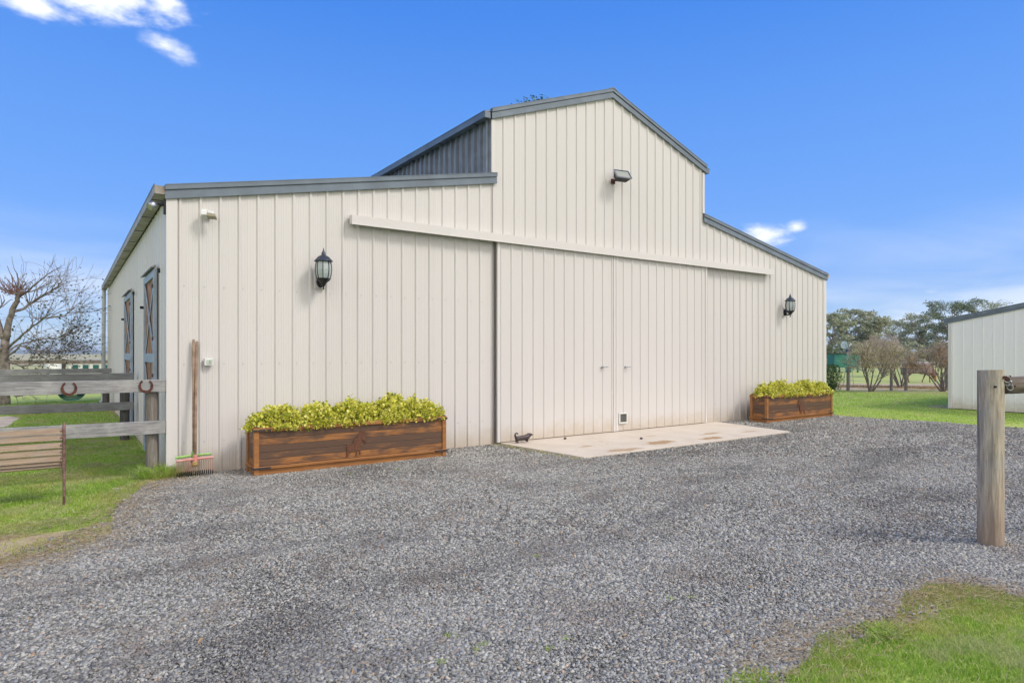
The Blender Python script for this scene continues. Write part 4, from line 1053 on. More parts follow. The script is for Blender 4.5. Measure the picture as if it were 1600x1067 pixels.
gum(1404, 95, 496, 60, 4, 'thin grey gum tree in the gap of the background trees', clumps=75, dens=80, low=.06)
gum(1440, 92, 490, 66, 5, 'open grey gum tree left of the dark pine', clumps=80, dens=90, low=.06)
gum(1490, 88, 468, 92, 6, 'dark dense pine tree rising behind the shed', M_PINE, .24, 120, 130, M_BARKDK, 'pine_tree', low=.1)
gum(1545, 96, 468, 80, 7, 'pale topped gum tree behind the shed roof', clumps=90, dens=100, low=.1)
gum(1322, 70, 535, 70, 8, 'low dark bushy tree behind the green tank', M_PINE, .2, 50, 70, M_BARKDK, 'bushy_tree', low=.12)
gum(1415, 66, 530, 90, 9, 'low grey green bushy tree behind the grazing horse', M_GUM, .2, 60, 80, M_BARKDK, 'bushy_tree', low=.1)
gum(1470, 70, 525, 80, 19, 'low dark bushy tree behind the russet shrub', M_PINE, .2, 60, 80, M_BARKDK, 'bushy_tree', low=.1)
gum(839, 46, 156, 13, 11, 'tall green tree behind the barn, only its tip above the roof', M_JUN, .22, 90, 420, M_BARKDK, 'tall_tree', low=.7)

def bare_shrub(px, base_py, top_py, wpx, seed, label, leafmat, nleaf, bark=M_BARKDK, stems=9, leaf=.05, depth=3, minr=.005, grp='shrubs along the paddock fence', pink=0):
    rs = random.Random(seed); nr = np.random.RandomState(seed); b0 = G(px, base_py); d = CAM.z * FPX / (base_py - HZ)
    H = CAM.z + (HZ - top_py) / FPX * d; Wd = wpx / FPX * d
    r = empty('bare_shrub', (b0.x, b0.y, 0)); tag(r, label, 'shrub', grp); m = MB(); tips = []
    for i in range(stems):
        th = 2 * PI * i / stems + rs.uniform(-.3, .3); k_ = rs.uniform(.15, 1.0); dv = Vector((math.cos(th) * Wd / H * .75 * k_, math.sin(th) * Wd / H * .75 * k_, 1)).normalized()
        branch(m, rs, Vector((math.cos(th) * .06, math.sin(th) * .06, 0)), dv, H * .42, .03, depth, tips, .5, .12, 4, 3, 6, .14, minr, .62)
    T = np.array([tuple(t_) for t_ in tips]); zmax = np.percentile(T[:, 2], 97); sc = H / zmax
    m.v = [(x, y, z * min(1, sc)) for x, y, z in m.v]; T[:, 2] *= min(1, sc)
    m.build('branches', bark, r)
    idx = nr.randint(len(T), size=nleaf); P = T[idx] + nr.normal(size=(nleaf, 3)) * .09
    V, F = leaves_np(P, leaf, nr, .1, .55); mesh_np('leaves', V, F, leafmat, r)
    if pink:
        idx = nr.randint(len(T), size=pink); P = T[idx] + nr.normal(size=(pink, 3)) * .08; V, F = leaves_np(P, .26, nr, .35, .035); mesh_np('twigs', V, F, M_TWIGHAZE, r)
    return r
bare_shrub(1361, 612, 520, 78, 21, 'bare branching shrub with a few yellow leaves, just right of the first fence post', M_OLIVE, 2600, M_BARKDK, pink=1800)
bare_shrub(1407, 606, 524, 50, 22, 'bare multi stemmed shrub in front of the grazing horse', M_OLIVE, 1800, pink=900)
bare_shrub(1473, 612, 521, 58, 23, 'russet leaved bare shrub against the corner of the shed', M_RUSSET, 2600, pink=1600)
bare_shrub(1380, 589, 512, 84, 24, 'wide domed pinkish bare shrub standing behind the fence', M_TWIGHAZE, 2500, M_BARK, 12, pink=7000)
def cone_bush():
    nr = np.random.RandomState(5); b0 = D(1298, HZ, 26); r = empty('juniper_bush', (b0.x, b0.y, 0)); tag(r, 'small dark green juniper bush peeping out behind the barn corner', 'bush')
    n_ = 2600; z = nr.rand(n_) ** 1.2; th = nr.uniform(0, 2 * PI, n_); rr = (.08 + .26 * np.sin(np.clip(z * 2.2 + .5, 0, PI))) * nr.uniform(.3, 1.3, n_) * (1 + .35 * np.sin(th * 5 + z * 9))
    P = np.stack([np.cos(th) * rr, np.sin(th) * rr, .05 + z * 1.0], 1); V, F = leaves_np(P, .10, nr, .7, .2); mesh_np('foliage', V, F, M_JUN, r)
    m = MB(); m.tube([(0, 0, -.02), (.01, 0, .5), (0, 0, .9)], [.035, .02, .01], 8); m.build('stem', M_BARKDK, r)
cone_bush()

# leafless tree behind the fences on the left
def left_tree():
    d0 = 19.0; rs = random.Random(77); nr = np.random.RandomState(77); b0 = D(8, HZ, d0); r = empty('pollarded_tree', (b0.x, b0.y, 0))
    tag(r, 'leafless pollarded tree with spreading limbs at the left edge', 'tree'); m = MB(); tips = []; red = MB(); tr = []
    def L(px, py, o=0.0):
        p = D(px, py, d0 + o); return Vector((p.x - b0.x, p.y - b0.y, p.z))
    def limb(pts, r0, r1, col=m, tw=8, tl=.8, td=1, tp=None):
        P = [L(*p) for p in pts]; Q = []
        for i in range(len(P) - 1):
            for k_ in range(3): Q.append(P[i].lerp(P[i + 1], k_ / 3) + Vector((rs.gauss(0, 1), rs.gauss(0, 1), rs.gauss(0, 1))) * .012)
        Q.append(P[-1]); n_ = len(Q); rr = [r0 + (r1 - r0) * i / (n_ - 1) for i in range(n_)]; col.tube(Q, rr, 9)
        tt = tips if tp is None else tp
        for i in range(tw):
            k_ = rs.randint(n_ // 3, n_ - 1); dv = (Q[k_] - Q[max(0, k_ - 1)]).normalized() + Vector((rs.gauss(0, .55), rs.gauss(0, .55), rs.gauss(.12, .5)))
            branch(col, rs, Q[k_], dv, tl * rs.uniform(.5, 1.2), max(.007, rr[k_] * .42), td, tt, .7, .08, 4, 3, 5, .2, .0038)
        return Q
    limb([(6, 640), (7, 600), (6, 560), (8, 530)], .145, .11, tw=0)
    limb([(8, 532), (14, 500), (24, 475), (31, 461)], .095, .06, tw=3)
    limb([(7, 535), (-4, 500), (-18, 470), (-30, 455)], .08, .05, tw=6)
    limb([(31, 461), (18, 456), (2, 452)], .05, .02, tw=4); 
    limb([(19, 488, .2), (38, 482, .4), (60, 467, .6), (84, 452, .8), (104, 442, 1)], .045, .012, tw=26, tl=.9)
    limb([(33, 462), (52, 448, -.2), (70, 432, -.3), (82, 423, -.4)], .03, .010, tw=6, tl=.5)
    limb([(35, 461), (58, 452, .3), (80, 442, .4)], .026, .010, tw=5, tl=.6)
    limb([(14, 542), (30, 528, -.3), (52, 509, -.6), (66, 498, -.9), (100, 494, -1.2), (116, 482, -1.4)], .038, .010, tw=32, tl=1.0)
    limb([(12, 550), (28, 538, .3), (60, 531, .5), (92, 527, .8), (110, 520, .9)], .03, .009, tw=34, tl=.9)
    limb([(14, 556), (32, 540, -.5), (52, 546, -.8), (86, 552, -.9), (112, 545, -1)], .028, .009, tw=34, tl=.8)
    limb([(12, 566), (34, 572, .4), (66, 566, .2), (98, 556, .1)], .028, .009, tw=26, tl=.8)
    limb([(4, 560, .2), (-22, 540), (-60, 520)], .05, .012, tw=16, tl=.9); limb([(4, 600), (24, 620, -.4), (52, 612, -.6), (90, 610, -.7)], .03, .01, tw=14, tl=.5)
    limb([(2, 545, -.2), (-25, 565), (-70, 560)], .04, .012, tw=16, tl=.9)
    m.build('trunk', simple('grey_brown_bark', (.26, .22, .19), .9, 0, .4, 9, .6, (.13, .105, .095)), r, True)
    for i in range(52):       # tuft of young red shoots on the pollard heads
        px = rs.uniform(-6, 48); s0 = L(rs.uniform(6, 36), 458 + rs.uniform(-3, 4), rs.uniform(-.3, .3)); e = L(px, 454 - rs.uniform(4, 26) + abs(px - 22) * .1, rs.uniform(-.6, .6))
        mid = s0.lerp(e, .5) + Vector((rs.gauss(0, .03), rs.gauss(0, .03), -.02)); red.tube([s0, mid, e], [.010, .007, .004], 5)
    red.build('young_shoots', M_REDTWIG, r)
    T = np.array([tuple(t_) for t_ in tips]); T = T[T[:, 2] > .6]; n_ = 2600; idx = nr.randint(len(T), size=n_); w_ = nr.rand(n_) < np.clip(1.25 - (T[idx][:, 2] - 1) / 2.6, .08, 1)
    P = T[idx][w_] + nr.normal(size=(w_.sum(), 3)) * .07; V, F = leaves_np(P, .075, nr, -.1, .6); mesh_np('leaves', V, F, M_DRYLEAF, r)
left_tree()

# ------------------------------------------------------------------ things in the right paddock
# wire fence with posts
a = G(1325, 611); r = empty('wire_fence', (a.x, a.y, 0)); tag(r, 'post and wire paddock fence behind the mulch bed on the right', 'fence', 'paddock fences')
e = G(1640, 609); dv = (e - a); dv.z = 0; Lf = dv.length; dn = dv.normalized(); wps = []
for px in (1325, 1393, 1416, 1480, 1560, 1640):
    t_ = (G(px, 611 - (px - 1325) * .006) - a); t_.z = 0; p = dn * t_.dot(dn); wps.append(p)
    m = MB(); hgt = 1.02; m.tube([p + Vector((0, 0, -.05)), p + Vector((0, 0, .5)), p + Vector((.01, 0, hgt))], [.062, .058, .055], 12); o = m.build('post', M_POST, r, True); md = o.modifiers.new('es', 'EDGE_SPLIT'); md.split_angle = R(50)
m = MB()
for z in (.2, .42, .64, .84): m.tube([wps[0] + Vector((0, 0, z)), wps[-1] + Vector((0, 0, z))], .004, 5)
m.build('wires', M_STEEL, r)
m = MB(); m.tube([wps[0] + Vector((0, -.02, .985)), wps[1] + Vector((0, -.02, .985)), wps[-1] + Vector((0, -.02, .97))], .016, 8); m.build('top_rail', M_STRAW, r)
# far white-ish rail line behind
r = empty('rail_fence', D(1250, HZ, 60)); r.location.z = 0; tag(r, 'pale low rail fence crossing the far paddock', 'fence', 'paddock fences'); r.rotation_euler = (0, 0, TH - PI / 2)
m = MB(); m.box(0, 26, -.03, .03, .62, .74); m.build('rail', M_GUT, r)
for i in range(11): m = MB(); m.box(i * 2.5, i * 2.5 + .12, .031, .14, -.02, .85); m.build('post', M_POST, r)
# green tank
a = D(1317, HZ, 52); r = empty('green_tank', (a.x, a.y, 0), TH - PI / 2); tag(r, 'green corrugated rectangular tank on a low stand beyond the paddock fence', 'tank')
W_ = 38 / FPX * 52 / 2; zt = CAM.z - 1 / FPX * 52; zb = CAM.z - 22 / FPX * 52
m = MB(); prf = []; n_ = 26
vs, fs = [], []
for i in range(n_ + 1):
    z = zb + (zt - zb) * i / n_; o = .015 * math.sin(i * PI / 1.0 + (PI / 2 if i % 2 else 0)) 
    vs += [(-W_ - o, -.6 - o, z), (W_ + o, -.6 - o, z), (W_ + o, .6 + o, z), (-W_ - o, .6 + o, z)]
for i in range(n_):
    for k_ in range(4): fs.append((i * 4 + k_, i * 4 + (k_ + 1) % 4, (i + 1) * 4 + (k_ + 1) % 4, (i + 1) * 4 + k_))
fs += [(0, 1, 2, 3), (n_ * 4 + 3, n_ * 4 + 2, n_ * 4 + 1, n_ * 4)]; m.add(vs, fs); m.build('tank_body', M_GTANK, r)
m = MB(); m.box(-W_ - .05, W_ + .05, -.65, .65, zt + .001, zt + .05); m.build('lid', M_DARK, r)
for x in (-W_ + .08, 0, W_ - .08):
    for y in (-.55, .55): m = MB(); m.box(x - .05, x + .05, y - .05, y + .05, 0, zb - .001); m.build('leg', M_GTANK, r)
m = MB(); m.box(-W_ - .15, W_ + .15, -.72, -.68, zb - .18, zb - .12); m.build('rail', simple('turquoise_rail', (.18, .42, .38), .5), r)
m = MB(); m.tube([(W_ + .07, -.6, 0), (W_ + .07, -.6, zt + .06)], .03, 8); m.build('overflow_pipe', M_PIPE, r)
# little windmill
a = D(1326, HZ, 29); r = empty('garden_windmill', (a.x, a.y, 0), TH - PI / 2); tag(r, 'small garden windmill with a pale blue fan in front of the green tank', 'windmill')
k_ = 29 / FPX; hub = Vector((-9 * k_, -.12, CAM.z + 13 * k_))
m = MB()
for i in range(18):
    th = 2 * PI * i / 18; M_ = Matrix.Translation(hub) @ Matrix.Rotation(th, 4, 'Y') @ Matrix.Translation((0, 0, .10)) @ Matrix.Rotation(R(25), 4, 'Z'); m.box(-.022, .022, -.002, .002, -.06, .065, M_)
n_ = 24; m.tube([hub + Vector((math.cos(2 * PI * i / n_) * .165, 0, math.sin(2 * PI * i / n_) * .165)) for i in range(n_ + 1)], .005, 5, False)
m.build('fan', simple('pale_blue_vane', (.42, .56, .64), .4), r)
m = MB(); m.tube([hub + Vector((0, -.02, 0)), hub + Vector((0, .06, 0))], .03, 10); m.tube([hub + Vector((0, .06, 0)), (.06, .0, hub.z + .02)], .008, 6)
m.prism([(.0, hub.z - .05), (.10, hub.z + .09), (.15, hub.z + .02), (.08, hub.z - .06)], -.004, .004); m.build('tail', simple('pale_tail', (.55, .60, .62), .4), r)
m = MB()
for sx in (-1, 1):
    for sy in (-1, 1): m.tube([(sx * .03, sy * .03, hub.z - .04), (sx * .16, sy * .16, 0)], .009, 5)
for z in (.35, .8, 1.25): 
    w_ = .03 + .13 * (1 - z / hub.z); m.tube([(-w_, -w_, z), (w_, -w_, z), (w_, w_, z), (-w_, w_, z), (-w_, -w_, z)], .006, 5)
m.tube([(0, 0, hub.z - .05), hub + Vector((0.02, .05, 0))], .012, 6); m.build('tower', M_STEEL, r)
m = MB(); m.box(-.09, .09, -.09, .09, hub.z - .32, hub.z - .20); m.build('gear_box', simple('navy_box', (.03, .04, .10), .5), r)

# grazing horse in a rug
a = G(1449, 598); r = empty('horse', (a.x, a.y, 0), TH - PI / 2 + R(-8)); tag(r, 'chestnut horse in a brown and grey rug and neck cover, grazing behind the shrubs', 'horse')
sc = .80
def HS(x, y, z): return (x * sc, y * sc, z * sc)
pts = [HS(-1.25, 0, 1.08), HS(-.95, 0, 1.10), HS(-.55, 0, 1.06), HS(-.20, 0, 1.08), HS(.05, 0, 1.02), HS(.22, 0, .80), HS(.38, 0, .52), HS(.46, 0, .34), HS(.48, 0, .18), HS(.50, 0, .07),
       HS(-1.42, 0, 1.02), HS(-1.50, 0, .75), HS(-1.50, 0, .45)]
edges = [(i, i + 1) for i in range(9)] + [(0, 10), (10, 11), (11, 12)]
rad = [x * sc for x in (.26, .27, .30, .29, .24, .17, .12, .115, .075, .055, .06, .05, .03)]
def leg(root, chain):
    k0 = len(pts); prev = root
    for (x, y, z, r_) in chain: pts.append(HS(x, y, z)); rad.append(r_ * sc); edges.append((prev, len(pts) - 1)); prev = len(pts) - 1
leg(3, [(.0, .13, .78, .11), (-.10, .13, .50, .058), (-.18, .13, .28, .036), (-.27, .13, .08, .034), (-.25, .13, .02, .045)])
leg(3, [(.02, -.13, .78, .11), (.06, -.13, .50, .058), (.08, -.13, .28, .036), (.08, -.13, .08, .034), (.11, -.13, .02, .045)])
leg(0, [(-1.28, .14, .80, .13), (-1.20, .14, .58, .075), (-1.36, .14, .42, .045), (-1.33, .14, .12, .035), (-1.29, .14, .02, .045)])
leg(0, [(-1.22, -.14, .80, .13), (-1.12, -.14, .58, .075), (-1.27, -.14, .42, .045), (-1.22, -.14, .12, .035), (-1.18, -.14, .02, .045)])
hm = simple('chestnut_coat', (.33, .15, .05), .6, 0, .3, 5)
skin('body', pts, edges, rad, hm, r, 2, 2)
for s in (-1, 1): m = MB(); m.lathe([(.001, 0), (.02, .02), (.016, .06), (.002, .10)], 8, Matrix.Translation((.36 * sc, s * .06 * sc, .40 * sc)) @ Matrix.Rotation(R(50), 4, 'Y')); m.build('ear', hm, r, True)
def rug_mat():
    m_, t, b = new_mat('brown_plaid_rug'); c = coord(t); s_ = t.a('ShaderNodeSeparateXYZ'); t.put(s_.inputs[0], c)
    w1 = t.m('SINE', t.m('MULTIPLY', s_.outputs[0], 55)); w2 = t.m('SINE', t.m('MULTIPLY', s_.outputs[2], 55)); n_ = t.noise(c, 6, 4)
    k = t.mix(t.smooth(t.m('ADD', w1, w2), -.5, .8), (.17, .12, .10), (.24, .18, .155)); k = t.mix(t.m('MULTIPLY', t.smooth(t.m('ADD', s_.outputs[2], t.m('MULTIPLY', n_, .15)), 1.06, 1.16), .8), k, (.33, .32, .33))
    t.put(b.inputs['Base Color'], k); b.inputs['Roughness'].default_value = .85; return m_
M_RUG = rug_mat()
# rug: a draped shell slightly outside the body, open below
m = MB(); sect = [(-1.52, .24, 1.12, .55), (-1.40, .30, 1.33, .62), (-1.0, .335, 1.395, .62), (-.55, .35, 1.385, .60), (-.2, .345, 1.40, .58), (.02, .31, 1.34, .58), (.16, .25, 1.20, .62)]
vs, fs = [], []; nn_ = 14
for (x, hw, zt_, zb_) in sect:
    for i in range(nn_ + 1):
        t_ = i / nn_; ang_ = PI * t_
        if 0.22 < t_ < .78: y = hw * math.cos((t_ - .22) / .56 * PI); z = (zt_ - .28) + .28 * math.sin((t_ - .22) / .56 * PI)
        else:
            e_ = (t_ / .22) if t_ <= .22 else (1 - t_) / .22; y = (hw + .015 * math.sin(x * 20) * (1 - e_)) * (1 if t_ < .5 else -1); z = zb_ + (zt_ - .28 - zb_) * e_ + .03 * math.sin(x * 9) * (1 - e_)
        vs.append(HS(x, y, z))
for j in range(len(sect) - 1):
    for i in range(nn_): k0 = j * (nn_ + 1) + i; fs.append((k0, k0 + 1, k0 + nn_ + 2, k0 + nn_ + 1))
fs.append(tuple(range(nn_ + 1))); m.add(vs, fs); ru = m.build('rug', M_RUG, r, True); md = ru.modifiers.new('s', 'SOLIDIFY'); md.thickness = .015; md.offset = 1
m = MB(); m.tube([HS(.04, 0, 1.05), HS(.22, 0, .82), HS(.37, 0, .55), HS(.43, 0, .42)], [.27 * sc, .20 * sc, .155 * sc, .135 * sc], 16, False, .8)
ru2 = m.build('neck_cover', simple('red_brown_neck_cover', (.24, .12, .10), .85, 0, .3, 12), r, True); md = ru2.modifiers.new('s', 'SOLIDIFY'); md.thickness = .012; md.offset = 1

# low cream coop with dark windows on the left, far fields
a = D(140, HZ, 42); r = empty('low_coop', (a.x, a.y, 0), TH - PI / 2); tag(r, 'low cream coop with dark windows behind the left paddock fence', 'coop')
m = MB(); m.box(-1.4, 1.6, 0, 2, 0, .98); m.build('wall', M_CREAM2, r)
m = MB(); m.prism([(-1.55, .985), (1.75, .985), (1.75, 1.05), (-1.55, 1.12)], -.15, 2.15); m.build('roof', M_GUT, r)
for i in range(4):
    x = -1.15 + i * .68; m = MB(); m.box(x, x + .46, -.03, -.002, .50, .84); f = m.build('window', M_WHITE, r); m = MB(); m.box(x + .04, x + .42, -.036, -.0305, .54, .80); m.build('pane', M_HOSE, f)
a = D(83, HZ, 40); m = MB(); m.lathe([(.42, 0), (.44, .1), (.44, .9), (.36, 1.05), (.12, 1.15)], 20, Matrix.Translation((a.x, a.y, 0))); o = m.build('water_tank', M_WHITE, smooth=True); tag(o, 'small white round tank behind the left paddock fence', 'tank')

# hills on the horizon
def hills(name, px0, px1, d, hs, seed):
    vs, fs = [], []; n_ = 60
    for i in range(n_ + 1):
        px = px0 + (px1 - px0) * i / n_; p = D(px, HZ, d); p.z = 0; h_ = hs * (.55 + .45 * noise.noise(Vector((i * .11, seed, 0))) + .15 * noise.noise(Vector((i * .5, seed, 3)))) * min(1, i / 6, (n_ - i) / 6)
        dvv = (p - Vector((CAM.x, CAM.y, 0))).normalized(); q0 = p - dvv * 260; q1 = p + dvv * 260
        vs += [(q0.x, q0.y, -1), (p.x, p.y, max(1, h_)), (q1.x, q1.y, -1)]
    for i in range(n_): fs += [(3 * i, 3 * i + 3, 3 * i + 4, 3 * i + 1), (3 * i + 1, 3 * i + 4, 3 * i + 5, 3 * i + 2)]
    m = MB(); m.add(vs, fs); tag(m.build(name, M_HILL, None, True), kind='structure')
hills('hills', -900, 520, 3200, 26, 2)
hills('hills', 900, 2300, 2600, 14, 7)
rsx = random.Random(8)
# ------------------------------------------------------------------ gravel stones
def stones(n, region, smin, smax, seed, cube=True, dens=None, zoff=.010):
    rs = np.random.RandomState(seed); (x0, x1, y0, y1) = region
    X = rs.uniform(x0, x1, n); Y = rs.uniform(y0, y1, n); return X, Y, rs
def stone_mesh(X, Y, S, rs, cube, z0=.010):
    n = len(X)
    if cube:
        B = np.array([[-1, -1, -1], [1, -1, -1], [1, 1, -1], [-1, 1, -1], [-1, -1, 1], [1, -1, 1], [1, 1, 1], [-1, 1, 1]], float) * .5
        T = np.array([[0, 3, 2, 1], [4, 5, 6, 7], [0, 1, 5, 4], [1, 2, 6, 5], [2, 3, 7, 6], [3, 0, 4, 7]])
    else:
        B = np.array([[1, 0, 0], [0, 1, 0], [-1, 0, 0], [0, -1, 0], [0, 0, 1], [0, 0, -1]], float) * .6
        T = np.array([[0, 1, 4], [1, 2, 4], [2, 3, 4], [3, 0, 4], [1, 0, 5], [2, 1, 5], [3, 2, 5], [0, 3, 5]])
    k = len(B); V = np.repeat(B[None], n, 0) + rs.uniform(-.26, .26, (n, k, 3))
    V *= (S[:, None, None] * np.stack([rs.uniform(.8, 1.3, n), rs.uniform(.6, 1.0, n), rs.uniform(.28, .6, n)], 1)[:, None, :])
    # random tilt then yaw
    a = rs.normal(0, .45, n); ca, sa = np.cos(a)[:, None], np.sin(a)[:, None]; y, z = V[:, :, 1] * ca - V[:, :, 2] * sa, V[:, :, 1] * sa + V[:, :, 2] * ca; V[:, :, 1] = y; V[:, :, 2] = z
    a = rs.normal(0, .35, n); ca, sa = np.cos(a)[:, None], np.sin(a)[:, None]; x, z = V[:, :, 0] * ca - V[:, :, 2] * sa, V[:, :, 0] * sa + V[:, :, 2] * ca; V[:, :, 0] = x; V[:, :, 2] = z
    a = rs.uniform(0, 2 * PI, n); ca, sa = np.cos(a)[:, None], np.sin(a)[:, None]; x, y = V[:, :, 0] * ca - V[:, :, 1] * sa, V[:, :, 0] * sa + V[:, :, 1] * ca; V[:, :, 0] = x + X[:, None]; V[:, :, 1] = y + Y[:, None]
    V[:, :, 2] += (z0 + rs.uniform(.0, .35, n) * S)[:, None]
    F = (T[None] + (np.arange(n) * k)[:, None, None]).reshape(-1, T.shape[1]); return V.reshape(-1, 3), F
VV, FF = [], []
slp = [(x, y) for x, y in sl]
def solid(X, Y):
    bad = pip(slp, X, Y) | (Y > -.02)
    for P_ in (P1, P2): bad |= (X > P_.location.x + .03) & (X < P_.location.x + PL - .03) & (Y > P_.location.y + .03) & (Y < P_.location.y + PD)
    return bad
def scatter_stones(n, zr, smin, smax, seed, cube, reg=(-4, 16, -8.5, .0)):
    # stones thin out over the dirt verge
    rs = np.random.RandomState(seed); X = rs.uniform(reg[0], reg[1], n); Y = rs.uniform(reg[2], reg[3], n)
    v, z = in_view(X, Y); ok = v & (z > zr[0]) & (z < zr[1]); X, Y, z = X[ok], Y[ok], z[ok]
    ind = pip(drive_o, X, Y); ok = (ind | (pip(verge_o, X, Y) & (rs.rand(len(X)) < .12))) & ~solid(X, Y); X, Y = X[ok], Y[ok]
    S = smin + (smax - smin) * rs.rand(len(X)) ** 2.2
    tr_ = vnoise(X * .55 + Y * .25, Y * 1.3 - X * .35, 1.0, 4) * .6 + vnoise(X, Y, 2.6, 14) * .4     # worn tracks: fewer and finer stones
    keep = rs.rand(len(X)) < np.clip(.20 + 1.35 * tr_, .2, 1); S = S * (.72 + .5 * tr_); X, Y, S = X[keep], Y[keep], S[keep]
    print('stones', len(X)); return stone_mesh(X, Y, S, rs, cube)
A1 = scatter_stones(1500000, (2.6, 5.2), .007, .0215, 1, True, (-3.2, 8.0, -8.9, -2.5))
A2 = scatter_stones(1050000, (5.2, 9.5), .009, .024, 2, True, (-4, 12, -8.5, 0))
A3 = scatter_stones(300000, (9.5, 18), .014, .032, 3, True, (1, 18, -9, 0))
o1 = mesh_np('loose_gravel', A1[0], A1[1], M_STONE); tag(o1, 'crushed blue grey stones covering the drive in the foreground', 'gravel', kind='stuff')
V_ = np.concatenate([A2[0], A3[0]]); F_ = np.concatenate([A2[1], A3[1] + len(A2[0])])
o2 = mesh_np('loose_gravel', V_, F_, M_STONE); tag(o2, 'finer looking blue grey stones covering the drive towards the barn', 'gravel', kind='stuff')

# ------------------------------------------------------------------ grass
def blades(X, Y, H, rs, width, lean=.5):
    n = len(X); th = rs.uniform(0, 2 * PI, n); ln = rs.uniform(.2, lean * 2.2, n) * H; w_ = width * rs.uniform(.6, 1.3, n)
    dx_, dy_ = np.cos(th), np.sin(th); a = rs.uniform(0, 2 * PI, n); sx, sy = np.cos(a) * w_ / 2, np.sin(a) * w_ / 2; zb = -.003
    p = lambda x, y, z: np.stack([x, y, z], 1)
    b0 = p(X - sx, Y - sy, np.full(n, zb)); b1 = p(X + sx, Y + sy, np.full(n, zb))
    m0 = p(X - sx * .8 + dx_ * ln * .35, Y - sy * .8 + dy_ * ln * .35, H * .6); m1 = p(X + sx * .8 + dx_ * ln * .35, Y + sy * .8 + dy_ * ln * .35, H * .6)
    t0 = p(X + dx_ * ln, Y + dy_ * ln, H)
    V = np.stack([b0, b1, m0, m1, t0], 1).reshape(-1, 3); k = np.arange(n)[:, None] * 5
    F = np.concatenate([k + np.array([[0, 1, 3]]), k + np.array([[0, 3, 2]]), k + np.array([[2, 3, 4]])]); return V, F
def lawn(name, n, reg, zr, h0, h1, width, seed, label, mat, extra=None, edge=.0, inview=True):
    rs = np.random.RandomState(seed); X = rs.uniform(reg[0], reg[1], n); Y = rs.uniform(reg[2], reg[3], n)
    v, z = in_view(X, Y, .1, 2.4); ok = v & (z > zr[0]) & (z < zr[1]); X, Y = X[ok], Y[ok]
    dr = pip(drive_o, X, Y); vg = pip(verge_o, X, Y)
    nz_ = vnoise(X, Y, 3.1, seed) * .6 + vnoise(X, Y, 9.0, seed + 1) * .4
    keep = (~dr & ~vg & (rs.rand(len(X)) < .35 + 1.1 * nz_)) | (vg & ~dr & ((nz_ > .50) | (rs.rand(len(X)) < .30)))
    keep &= ~((X > -.05) & (X < BW + .1) & (Y > -.03) & (Y < BL + .1)) & ~((X > SX - .05) & (Y < SY + .1) & (Y > SY - 9.5))
    keep &= ~(pip(DIRT, X, Y) & (rs.rand(len(X)) < .86))
    if extra is not None: keep &= extra(X, Y)
    X, Y = X[keep], Y[keep]; c = vnoise(X, Y, 2.2, seed + 5); H = (h0 + (h1 - h0) * rs.rand(len(X))) * (.6 + .8 * c)
    print(name, len(X)); V, F = blades(X, Y, H, rs, width); o = mesh_np(name, V, F, mat); tag(o, label, 'grass', kind='stuff'); return o
lawn('lawn_grass', 900000, (.5, 7, -10.5, -5), (2.4, 6.0), .012, .034, .0046, 1, 'fresh green lawn grass in the bottom right corner', M_BLADE)
lawn('lawn_grass', 1000000, (-8, .3, -6, 6), (4.5, 13), .012, .040, .0065, 2, 'patchy green grass round the bench and the near fence', M_BLADEDRY)
lawn('lawn_grass', 260000, (-14, -.05, 3, 16), (12.4, 24), .02, .045, .014, 3, 'green grass between the timber fences beside the barn', M_BLADE,
     lambda X, Y: ~pip(gp((-200, 664), (-60, 655), (14, 650), (31, 653), (12, 667), (-80, 690), (-200, 720)), X, Y))
lawn('lawn_grass', 420000, (8, 32, -12, 14), (14, 27), .008, .020, .022, 4, 'bright green lawn between the barn, the drive and the pale shed', M_BLADE)
# taller tuft at the corner post
def tuft(px, py, n, rad, h, seed, label, mat=M_BLADE, wd=.008):
    rs = np.random.RandomState(seed); c = G(px, py); X = c.x + rs.normal(0, rad, n); Y = c.y + rs.normal(0, rad * .6, n); V, F = blades(X, Y, h * rs.uniform(.4, 1.1, n), rs, wd, .9)
    o = mesh_np('grass_tuft', V, F, mat); tag(o, label, 'grass', kind='stuff')
tuft(250, 748, 900, .13, .20, 5, 'long grass tuft at the foot of the corner fence post')
tuft(1388, 992, 1500, .07, .040, 6, 'dark green weed tuft at the lawn edge', M_BLADE, .010)
tuft(1180, 1070, 1300, .07, .035, 7, 'bright low weed at the bottom edge of the drive', M_BLADE, .012)
# straw, twigs and lawn clippings
def litter(name, n, poly_fn, lmin, lmax, rad, seed, label, mat, z=.02):
    rs = np.random.RandomState(seed); P = poly_fn(rs, n); X, Y = P[:, 0], P[:, 1]; n = len(X)
    th = rs.uniform(0, 2 * PI, n); L_ = rs.uniform(lmin, lmax, n); w_ = rad * rs.uniform(.6, 1.4, n)
    dx_, dy_ = np.cos(th) * L_ / 2, np.sin(th) * L_ / 2; nx, ny = -np.sin(th) * w_, np.cos(th) * w_; z0 = z + rs.uniform(0, .012, n); z1 = z + rs.uniform(0, .022, n); cv = rs.normal(0, .12, n) * L_
    p = lambda x, y, zz: np.stack([x, y, zz], 1)
    V = np.stack([p(X - dx_, Y - dy_, z0), p(X - dx_ + nx, Y - dy_ + ny, z0 + .0), p(X + nx * (1 + cv / w_), Y + ny * (1 + cv / w_), (z0 + z1) / 2 + w_), p(X + nx * cv / w_, Y + ny * cv / w_, (z0 + z1) / 2), p(X + dx_, Y + dy_, z1), p(X + dx_ + nx, Y + dy_ + ny, z1)], 1).reshape(-1, 3)
    k = np.arange(n)[:, None] * 6; F = np.concatenate([k + np.array([[0, 1, 2, 3]]), k + np.array([[3, 2, 5, 4]])]); o = mesh_np(name, V, F, mat); tag(o, label, 'litter', kind='stuff')
